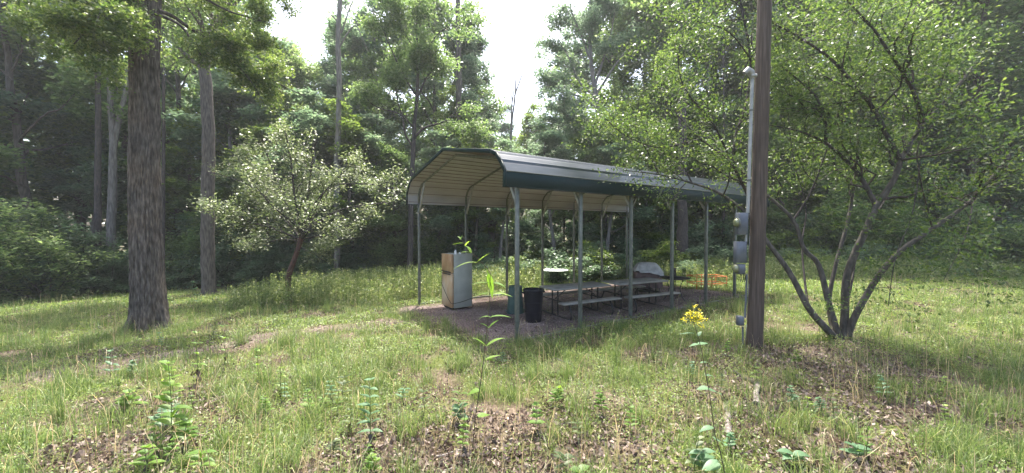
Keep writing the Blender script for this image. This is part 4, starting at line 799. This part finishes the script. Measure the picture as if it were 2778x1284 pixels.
# ------------------------------------------------------------------ many-stemmed tree at the right
rb_ = G(2282, 918); rg = np.random.default_rng(51); mt = empty('many_stemmed_tree', rb_, 0, 'many stemmed tree fanning up from one base to the right of the utility pole', 'tree'); o_ = Vector(rb_); Y0 = rb_.y
ST = [([(2270, 922, 0), (2235, 885, 0), (2193, 835, .1), (2141, 738, .3), (2078, 652, .6), (2030, 583, .8), (1950, 524, 1), (1877, 497, 1.1), (1787, 474, 1.2), (1690, 462, 1.3)], 26, 3),
      ([(2278, 922, 0), (2250, 830, .2), (2221, 720, .4), (2181, 675, .5), (2152, 597, .6), (2077, 527, .9), (1986, 441, 1.3), (1900, 376, 1.6), (1830, 300, 1.8), (1790, 220, 2)], 22, 3),
      ([(2280, 922, 0), (2256, 880, .3), (2250, 807, .4), (2272, 700, .5), (2300, 600, .6), (2320, 480, .7), (2327, 400, .7), (2327, 258, .8), (2300, 120, .9), (2310, -40, 1)], 17, 4),
      ([(2288, 922, 0), (2292, 850, 0), (2300, 740, -.1), (2357, 607, -.2), (2378, 559, -.2), (2427, 484, -.3), (2443, 435, -.3), (2470, 390, -.3), (2507, 333, -.3), (2560, 280, -.3), (2640, 180, -.3)], 27, 8),
      ([(2296, 922, 0), (2312, 875, -.1), (2340, 820, -.2), (2388, 743, -.3), (2445, 680, -.4), (2530, 620, -.5), (2640, 540, -.6), (2740, 420, -.7)], 25, 8),
      ([(2378, 559, -.2), (2325, 468, .1), (2244, 392, .3), (2169, 357, .5), (2090, 340, .7)], 14, 3), ([(2443, 435, -.3), (2405, 365, -.2), (2373, 301, -.1), (2319, 231, 0), (2249, 156, .1), (2169, 102, .2), (2099, 64, .2), (2060, 40, .3)], 15, 3),
      ([(2507, 333, -.3), (2475, 242, -.4), (2432, 172, -.5), (2400, 124, -.5), (2362, 70, -.5), (2298, 0, -.6), (2240, -80, -.6)], 13, 3), ([(2193, 835, .1), (2183, 760, .4), (2176, 660, .7), (2186, 560, .9), (2150, 420, 1), (2130, 200, 1)], 7, 2),
      ([(2030, 583, .8), (2029, 532, .8), (1991, 446, .7), (1997, 365, .7), (2024, 280, .7), (2036, 161, .8), (2007, 0, .9), (1990, -90, .9)], 9, 5), ([(2240, 392, .3), (2238, 330, .3), (2215, 265, .3), (2180, 230, .3), (2120, 180, .3)], 10, 3),
      ([(2152, 597, .6), (2200, 520, .6), (2245, 400, .6), (2280, 280, .6), (2290, 150, .6), (2340, 0, .6)], 6, 3), ([(2475, 242, -.4), (2470, 180, -.3), (2395, 80, -.2), (2400, 20, -.2)], 7, 3), ([(2530, 620, -.5), (2500, 500, -.8), (2490, 400, -1), (2540, 330, -1.2)], 5, 2),
      ([(2292, 850, 0), (2312, 760, .3), (2336, 640, .6), (2420, 500, 1), (2425, 300, 1.2), (2470, 100, 1.4)], 7, 2), ([(1900, 376, 1.6), (1850, 390, 1.3), (1780, 400, 1), (1700, 370, .8), (1640, 320, .6)], 5, 2), ([(1986, 441, 1.3), (1930, 330, 1.0), (1870, 260, .8), (1840, 180, .7), (1860, 60, .6)], 7, 2),
      ([(1877, 497, 1.1), (1840, 430, 1.3), (1760, 360, 1.5), (1680, 330, 1.7)], 5, 1.5), ([(1787, 474, 1.2), (1750, 400, 1.4), (1690, 330, 1.5), (1650, 290, 1.6)], 4, 1.5), ([(2036, 161, .8), (1980, 90, .6), (1900, 60, .4), (1810, 60, .2)], 5, 2), ([(2443, 435, -.3), (2540, 420, -1), (2640, 400, -1.5)], 8, 3), ([(2298, 60, 0), (2180, 110, -.8), (2280, 105, -1)], 4, 2),
      ([(2405, 100, 0), (2480, 110, -.4), (2560, 105, -.8)], 5, 2), ([(2095, 60, 0), (2150, 90, .8), (2230, 100, 1.2), (2300, 110, 1.6)], 6, 2), ([(2500, 0, 1), (2440, 120, .8), (2530, 200, .4)], 5, 2), ([(2640, 540, -.6), (2620, 640, -1), (2560, 760, -1.2)], 5, 1), ([(2507, 333, -.3), (2480, 560, -.6), (2430, 700, -.9), (2410, 830, -.9)], 4, 2)]
LL = [wl_(ps, a, b, Y0, o_, rg) for ps, a, b in ST]
for l in LL[:5]: l[1][:2] *= 1.15; tubes('stem', [l], M['bark_multi'], mt, 12)
for l in LL[5:]: l[1][:] *= 1.25
for l in LL[5:]: tubes('limb', [l], M['bark_dark'], mt, 8)
UP = []
for q, r in LL:
    zc = q[:, 2]+o_.z
    m_ = zc > 2.3
    if m_.sum() > 3: i0 = int(np.argmax(m_)); UP.append((q[i0:], r[i0:]))
L2 = sprout(UP, rg, 3.3, .5, 1.6, .05, (30, 70), up=.15, rk=.6, n=7); L2 = [l for l in L2 if abs((l[0][-1][0]+o_.x)) < 13]
L3 = sprout(L2, rg, 2.8, .25, .75, .1, up=.0, rk=.5); tubes('twigs', L2+L3, M['bark_dark'], mt, 4, .0035)
anc = along(L3+L2, rg, 14, .02, .1); nl = 47000; k = rg.integers(0, len(anc), nl); P = anc[k]+rg.normal(size=(nl, 3))*np.array([.13, .13, .08])
link('crown', leaf_mesh('crown', P, .064, rg, M['leaf_soft'], flat=.4, aspect=.45), mt)
# ------------------------------------------------------------------ foreground weeds, each a plant
def leafblade(b, p, d, L, wd, droop=.2, fold=.15):
    d = Vector(d).normalized(); s = d.cross(Vector((0, 0, 1))).normalized(); p = Vector(p); V = []; n = 6
    u = s.cross(d).normalized()
    for i in range(n+1):
        t = i/n; c = p+d*L*t+Vector((0, 0, -droop*L*t*t)); w_ = wd*math.sin(pi*min(1, t*.93+.07)**.75)*.5
        V += [c-s*w_+u*fold*w_, c, c+s*w_+u*fold*w_]
    b.add([tuple(v) for v in V], [f for i in range(n) for f in ((i*3, i*3+1, i*3+4, i*3+3), (i*3+1, i*3+2, i*3+5, i*3+4))])
def weed(px, py, pts, leaves, label, mat='leaf_weed', stem='stem', r=.005, Yo=None, name='weed', grp=None, flower=None, dead=0, cat='weed', seed=1, lk=1.0):
    g_ = G(px, py) if Yo is None else Vector((W(px, py, Yo).x, Yo, float(gz(W(px, py, Yo).x, Yo)))); rg = np.random.default_rng(seed)
    e = empty(name, g_, 0, label, cat, grp); P = [Vector((0, 0, -.02))]+[W(x, y, g_.y)-g_ for x, y in pts]
    MB().tube(P, np.linspace(r, r*.45, len(P)), 6).build('stem', M[stem], e, True)
    b = MB()
    for (x, y, dx, dz, L, wd) in leaves:
        p = W(x, y, g_.y)-g_; leafblade(b, p, (dx, rg.uniform(-.4, .4), dz), L*lk, wd*lk*1.25, rg.uniform(.1, .5))
    if leaves: b.build('foliage', M[mat], e, True)
    if dead:
        b = MB()
        for i in range(dead): t = rg.uniform(.1, .6); p = P[0].lerp(P[-1], t) if len(P) < 3 else P[0].lerp(P[len(P)//2], t); leafblade(b, p, (rg.normal(), rg.normal(), -1), rg.uniform(.05, .10), .035, .6)
        b.build('dead_leaf', M['leaf_dead'], e)
    if flower:
        b = MB(); fx, fy, fr = flower; c = W(fx, fy, g_.y)-g_
        s2 = MB()
        for i in range(60):
            q = c+Vector(rg.normal(size=3)*np.array([1, .8, .9])*fr*.5); s2.tube([P[-1]+(q-P[-1])*.3, q], .0018, 4)
            for j in range(6): leafblade(b, q+Vector(rg.normal(size=3)*.008), rg.normal(size=3), .013, .008, 0)
        s2.build('flower_stalk', M['stem'], e); b.build('flower_head', M['yellow'], e)
    return e
weed(1281, 1222, [(1290, 1130), (1302, 1050), (1311, 985), (1316, 930), (1320, 900), (1325, 850), (1329, 790), (1330, 740), (1316, 722), (1300, 705), (1280, 688), (1264, 672), (1256, 655), (1246, 648)],
  [(1320, 940, -1, 1.0, .17, .055), (1321, 938, 1, .75, .19, .045), (1326, 890, -.8, .8, .10, .05), (1326, 890, .9, .9, .12, .055), (1318, 975, 1, .35, .13, .035), (1316, 975, .9, .1, .1, .03), (1328, 862, 1, .35, .19, .04), (1328, 860, -.9, .2, .1, .03), (1329, 800, 1, .3, .2, .045), (1329, 796, -1, -.05, .16, .03), (1330, 770, .8, .3, .15, .045), (1330, 768, -1, .15, .17, .03), (1325, 745, .2, -1, .16, .05),
   (1318, 728, .35, -1, .17, .055), (1294, 712, -1, .12, .2, .04), (1296, 710, .8, .7, .14, .03), (1278, 688, -.5, 1.2, .13, .05), (1276, 686, -.9, .3, .1, .03), (1262, 668, .6, 1, .09, .035), (1258, 660, -1, .05, .1, .025), (1250, 650, -.6, .8, .06, .025), (1250, 650, .3, 1, .06, .02), (1300, 1060, -.9, .0, .10, .07), (1296, 1130, .9, .1, .1, .06)],
  'tall weed with big yellow green leaf pairs rising before the refrigerator and near post', stem='stem_dark', r=.0055, seed=3, lk=1.25)
weed(1990, 1440, [(1975, 1330), (1955, 1230), (1940, 1180), (1925, 1070), (1905, 960), (1896, 920), (1888, 895), (1882, 870)],
  [(1894, 935, -1, -.1, .07, .05), (1896, 935, 1, .15, .10, .05), (1884, 905, -1, .15, .12, .02), (1893, 912, .6, .7, .06, .03), (1922, 1055, -1, .1, .09, .07), (1926, 1060, 1, -.15, .12, .08), (1935, 1160, -1, .1, .12, .05), (1944, 1195, .8, -.3, .12, .10), (1900, 985, 1, .2, .14, .02), (1948, 1250, -1, .0, .16, .05), (1915, 1020, 1, .2, .1, .03), (1955, 1262, -.9, -.3, .13, .08)],
  'tall weed with a yellow flower cluster in front of the far end of the carport', mat='leaf_weed_blue', stem='stem_dark', r=.005, Yo=2.95, flower=(1886, 862, .075), seed=4, name='flowering_weed', cat='flower')
def auto_weed(px, py, hpx, npair, L, wd, label, mat='leaf_weed', lean=0, seed=0, dead=0, stem='stem', grp=None):
    rg = np.random.default_rng(seed); g_ = G(px, py); top = py-hpx; pts = []; lv = []
    for i in range(1, 7): t = i/6; pts.append((px+lean*t*t+rg.normal(0, 2), py-hpx*t))
    for i in range(npair):
        t = .25+.75*(i+.5)/npair; x = px+lean*t*t; y = py-hpx*t; k_ = (1.15-.75*t) if npair > 3 else 1
        a = rg.uniform(-.5, .5); wd_ = wd*1.35; L_ = L*1.3
        for s in (-1, 1): lv.append((x, y, s*math.cos(a), .35+rg.uniform(-.15, .35), L_*k_*rg.uniform(.8, 1.2), wd_*rg.uniform(.8, 1.2)*(.6+.4*k_)))
        if i % 2: lv.append((x, y, rg.uniform(-.4, .4), .5, L_*k_*.8, wd_*.8))
    return weed(px, py, pts, lv, label, mat=mat, stem=stem, dead=dead, seed=seed, grp=grp)
AW = [(468, 1225, 250, 9, .19, .05, 'tall leafy weed in the left foreground with a lit yellow leaf near its top', 'leaf_weed', -12, 5), (540, 1040, 150, 4, .13, .035, 'weed with dark withered lower leaves, right of the tall left foreground weed', 'leaf_weed', -10, 9),
      (345, 1120, 60, 4, .16, .07, 'low bright green broad leaved weed at the left edge', 'leaf_weed', 5, 0), (300, 1040, 95, 4, .13, .04, 'greyish weed at the far left edge below the biggest trunk', 'leaf_weed_blue', 0, 0), (1006, 1235, 215, 7, .14, .04, 'upright weed left of the brown litter patch, centre left foreground', 'leaf_weed_blue', -4, 6),
      (537, 850, 92, 4, .20, .05, 'weed with pale top leaves standing right of the biggest trunk', 'leaf_weed_blue', -16, 0), (585, 830, 70, 5, .14, .035, 'slim weed with fine leaves just beyond the biggest trunk', 'leaf_weed_blue', 14, 0), (440, 1180, 70, 4, .14, .055, 'squat leafy weed behind the tall left foreground weed', 'leaf_weed_blue', 0, 0),
      (500, 1225, 90, 5, .13, .05, 'bushy weed beside the foot of the tall left foreground weed', 'leaf_weed', 8, 3), (398, 1290, 85, 4, .12, .04, 'small weed with dark wilted leaves at the bottom left', 'leaf_weed', 0, 5), (545, 1290, 70, 3, .11, .04, 'short weed with wilted brown leaf at the bottom, left of centre', 'leaf_weed', 0, 5), (700, 1050, 110, 4, .09, .03, 'thin weed in the middle of the left lawn', 'leaf_weed', -4, 2),
      (835, 1130, 75, 4, .09, .045, 'small bright weed left of the upright centre left weed', 'leaf_weed', 0, 2), (610, 1000, 130, 3, .09, .025, 'thin stemmed weed with hanging dead leaves in the left grass', 'leaf_weed', -5, 8), (1455, 1180, 90, 4, .09, .05, 'light green weed on the brown litter patch at bottom centre', 'leaf_weed', 0, 2), (1246, 1150, 50, 3, .08, .06, 'pale round leaved seedling at the left edge of the centre litter patch', 'leaf_weed_blue', 0, 0),
      (2150, 1262, 32, 3, .11, .05, 'low plant with broad blue green leaves at bottom right, nearer the utility pole', 'leaf_weed_blue', 5, 0), (2330, 1250, 40, 3, .11, .05, 'low plant with broad blue green leaves at bottom right, farther from the pole', 'leaf_weed_blue', -5, 0), (1905, 1290, 70, 3, .11, .05, 'pale broad leaved plant at the foot of the flowering weed', 'leaf_weed_blue', 0, 0), (1570, 1330, 60, 3, .09, .05, 'small leafy sprout at the very bottom edge right of centre', 'leaf_weed', 0, 0),
      (1140, 800, 70, 6, .12, .03, 'weed with pale leaves beside the far left carport post', 'leaf_weed_blue', 0, 0), (775, 850, 60, 5, .14, .03, 'bright green weed in front of the small fruit tree trunk', 'leaf_weed', 10, 0), (455, 870, 75, 5, .16, .04, 'straggly weed growing against the right root of the biggest trunk', 'leaf_weed', 8, 0), (1660, 960, 60, 3, .06, .02, 'thin seedling in the shaded grass before the carport', 'leaf_weed', 0, 0)]
for i, (a_, b_, c_, d2, e2, f2, lab, mm_, ln2, dd) in enumerate(AW): auto_weed(a_, b_, c_, d2, e2, f2, lab, mm_, ln2, 300+i, dd)
rw = np.random.default_rng(99)
for i in range(50):
    px_, py_ = (rw.uniform(180, 1250), rw.uniform(930, 1290)) if i < 26 else (rw.uniform(1250, 2600), rw.uniform(960, 1290)); py_ = round(py_); px_ = round(px_)
    auto_weed(px_, py_, rw.uniform(25, 95)*(py_-600)/550, int(rw.integers(3, 7)), rw.uniform(.06, .11), rw.uniform(.02, .04), uniq(('bright green', 'blue green', 'yellowish', 'pale green')[i % 4]+' little weed '+('at the bottom left' if px_ < 600 and py_ > 1110 else 'in the left grass' if px_ < 600 else 'at bottom centre left' if px_ < 1000 and py_ > 1110 else 'in the grass left of centre' if px_ < 1000 else 'near the centre litter patch' if px_ < 1500 else 'in the grass right of centre' if px_ < 2000 else 'in the right foreground')), ['leaf_weed', 'leaf_weed_blue', 'cover', 'leaf_crab'][i % 4], rw.uniform(-12, 12), 500+i, int(rw.integers(0, 3)), grp='small weeds scattered through the foreground grass')
# pale seed stalks in front of the carport
for i, (x, y, h_, l_) in enumerate(((1400, 985, 115, 18), (1482, 975, 115, 2), (1600, 960, 60, -4), (1545, 985, 80, 10), (1668, 960, 110, 6), (1705, 968, 85, 3), (1650, 955, 50, 3), (1220, 960, 70, -22), (1262, 975, 60, 18), (1740, 930, 60, 0), (1448, 950, 55, -8), (560, 1060, 90, -4), (1040, 1040, 190, 4), (2172, 1100, 50, -14))):
    weed(x, y, [(x+l_*.3, y-h_*.5), (x+l_*.7, y-h_*.8), (x+l_*1.2, y-h_)], [(x+l_*1.1, y-h_*.93, l_ or 1, .9, .05, .012), (x+l_, y-h_*.85, -1, .8, .04, .01), (x+l_*1.15, y-h_*.97, 1, 1.5, .05, .010)], uniq('thin pale dry seed stalk '+('in the shade before the carport' if x > 1380 and x < 1760 else 'left of the tall centre weed' if x > 1100 and x < 1300 else 'in the left grass' if x < 1100 else 'right of the pale logs')), mat='straw', stem='bark_pale' if False else 'stem', r=.0028, name='seed_stalk', grp='dry seed stalks in the foreground grass', seed=60+i, cat='grass stalk')
# logs and sticks
def log(px, py, qx, qy, r, label, name='log', mat='log', n=14):
    a = G(px, py); b = G(qx, qy); rg = np.random.default_rng(int(px)); e = None
    P = wobble(a+Vector((0, 0, r*.45)), b+Vector((0, 0, r*.45)), 9, .12, rg); P = P-np.array(a)
    o = MB().tube(P, r*(1+.12*rg.normal(size=9)), n).build(name, M[mat], None, True); o.location = a; return tag(o, label, 'log' if r > .03 else 'stick')
log(1968, 1105, 1970, 1185, .036, 'short weathered pale log with peeling bark lying behind the flowering weed')
log(2062, 1050, 2050, 1100, .038, 'short pale broken log lying left of the fallen leaves below the utility pole')
log(1990, 1010, 2055, 1048, .02, 'dark broken branch piece lying just above the pale logs', mat='bark_dark')
for i, (a1, b1, a2, b2, lab) in enumerate(((1180, 1240, 1280, 1215, 'thin stick across the centre litter patch'), (1500, 975, 1590, 1000, 'pale fallen stem lying in the grass before the carport'), (700, 1270, 800, 1235, 'grey stick lying at the lower left of the grass'), (2160, 1075, 2175, 1110, 'short pale stick poking out of the leaves right of the logs'), (1955, 893, 1985, 905, 'dark twig lying left of the utility pole base'), (2330, 925, 2400, 935, 'dark root like stick right of the many stemmed tree base'), (1240, 1270, 1190, 1282, 'bent pale stick at bottom centre'))):
    log(a1, b1, a2, b2, .012, lab, 'fallen_stick', 'bark_pale' if 'dark' not in lab else 'bark_dark', 7)
for o in bpy.data.objects:
    if o.type == 'EMPTY' and not o.children: print('childless', o.name)
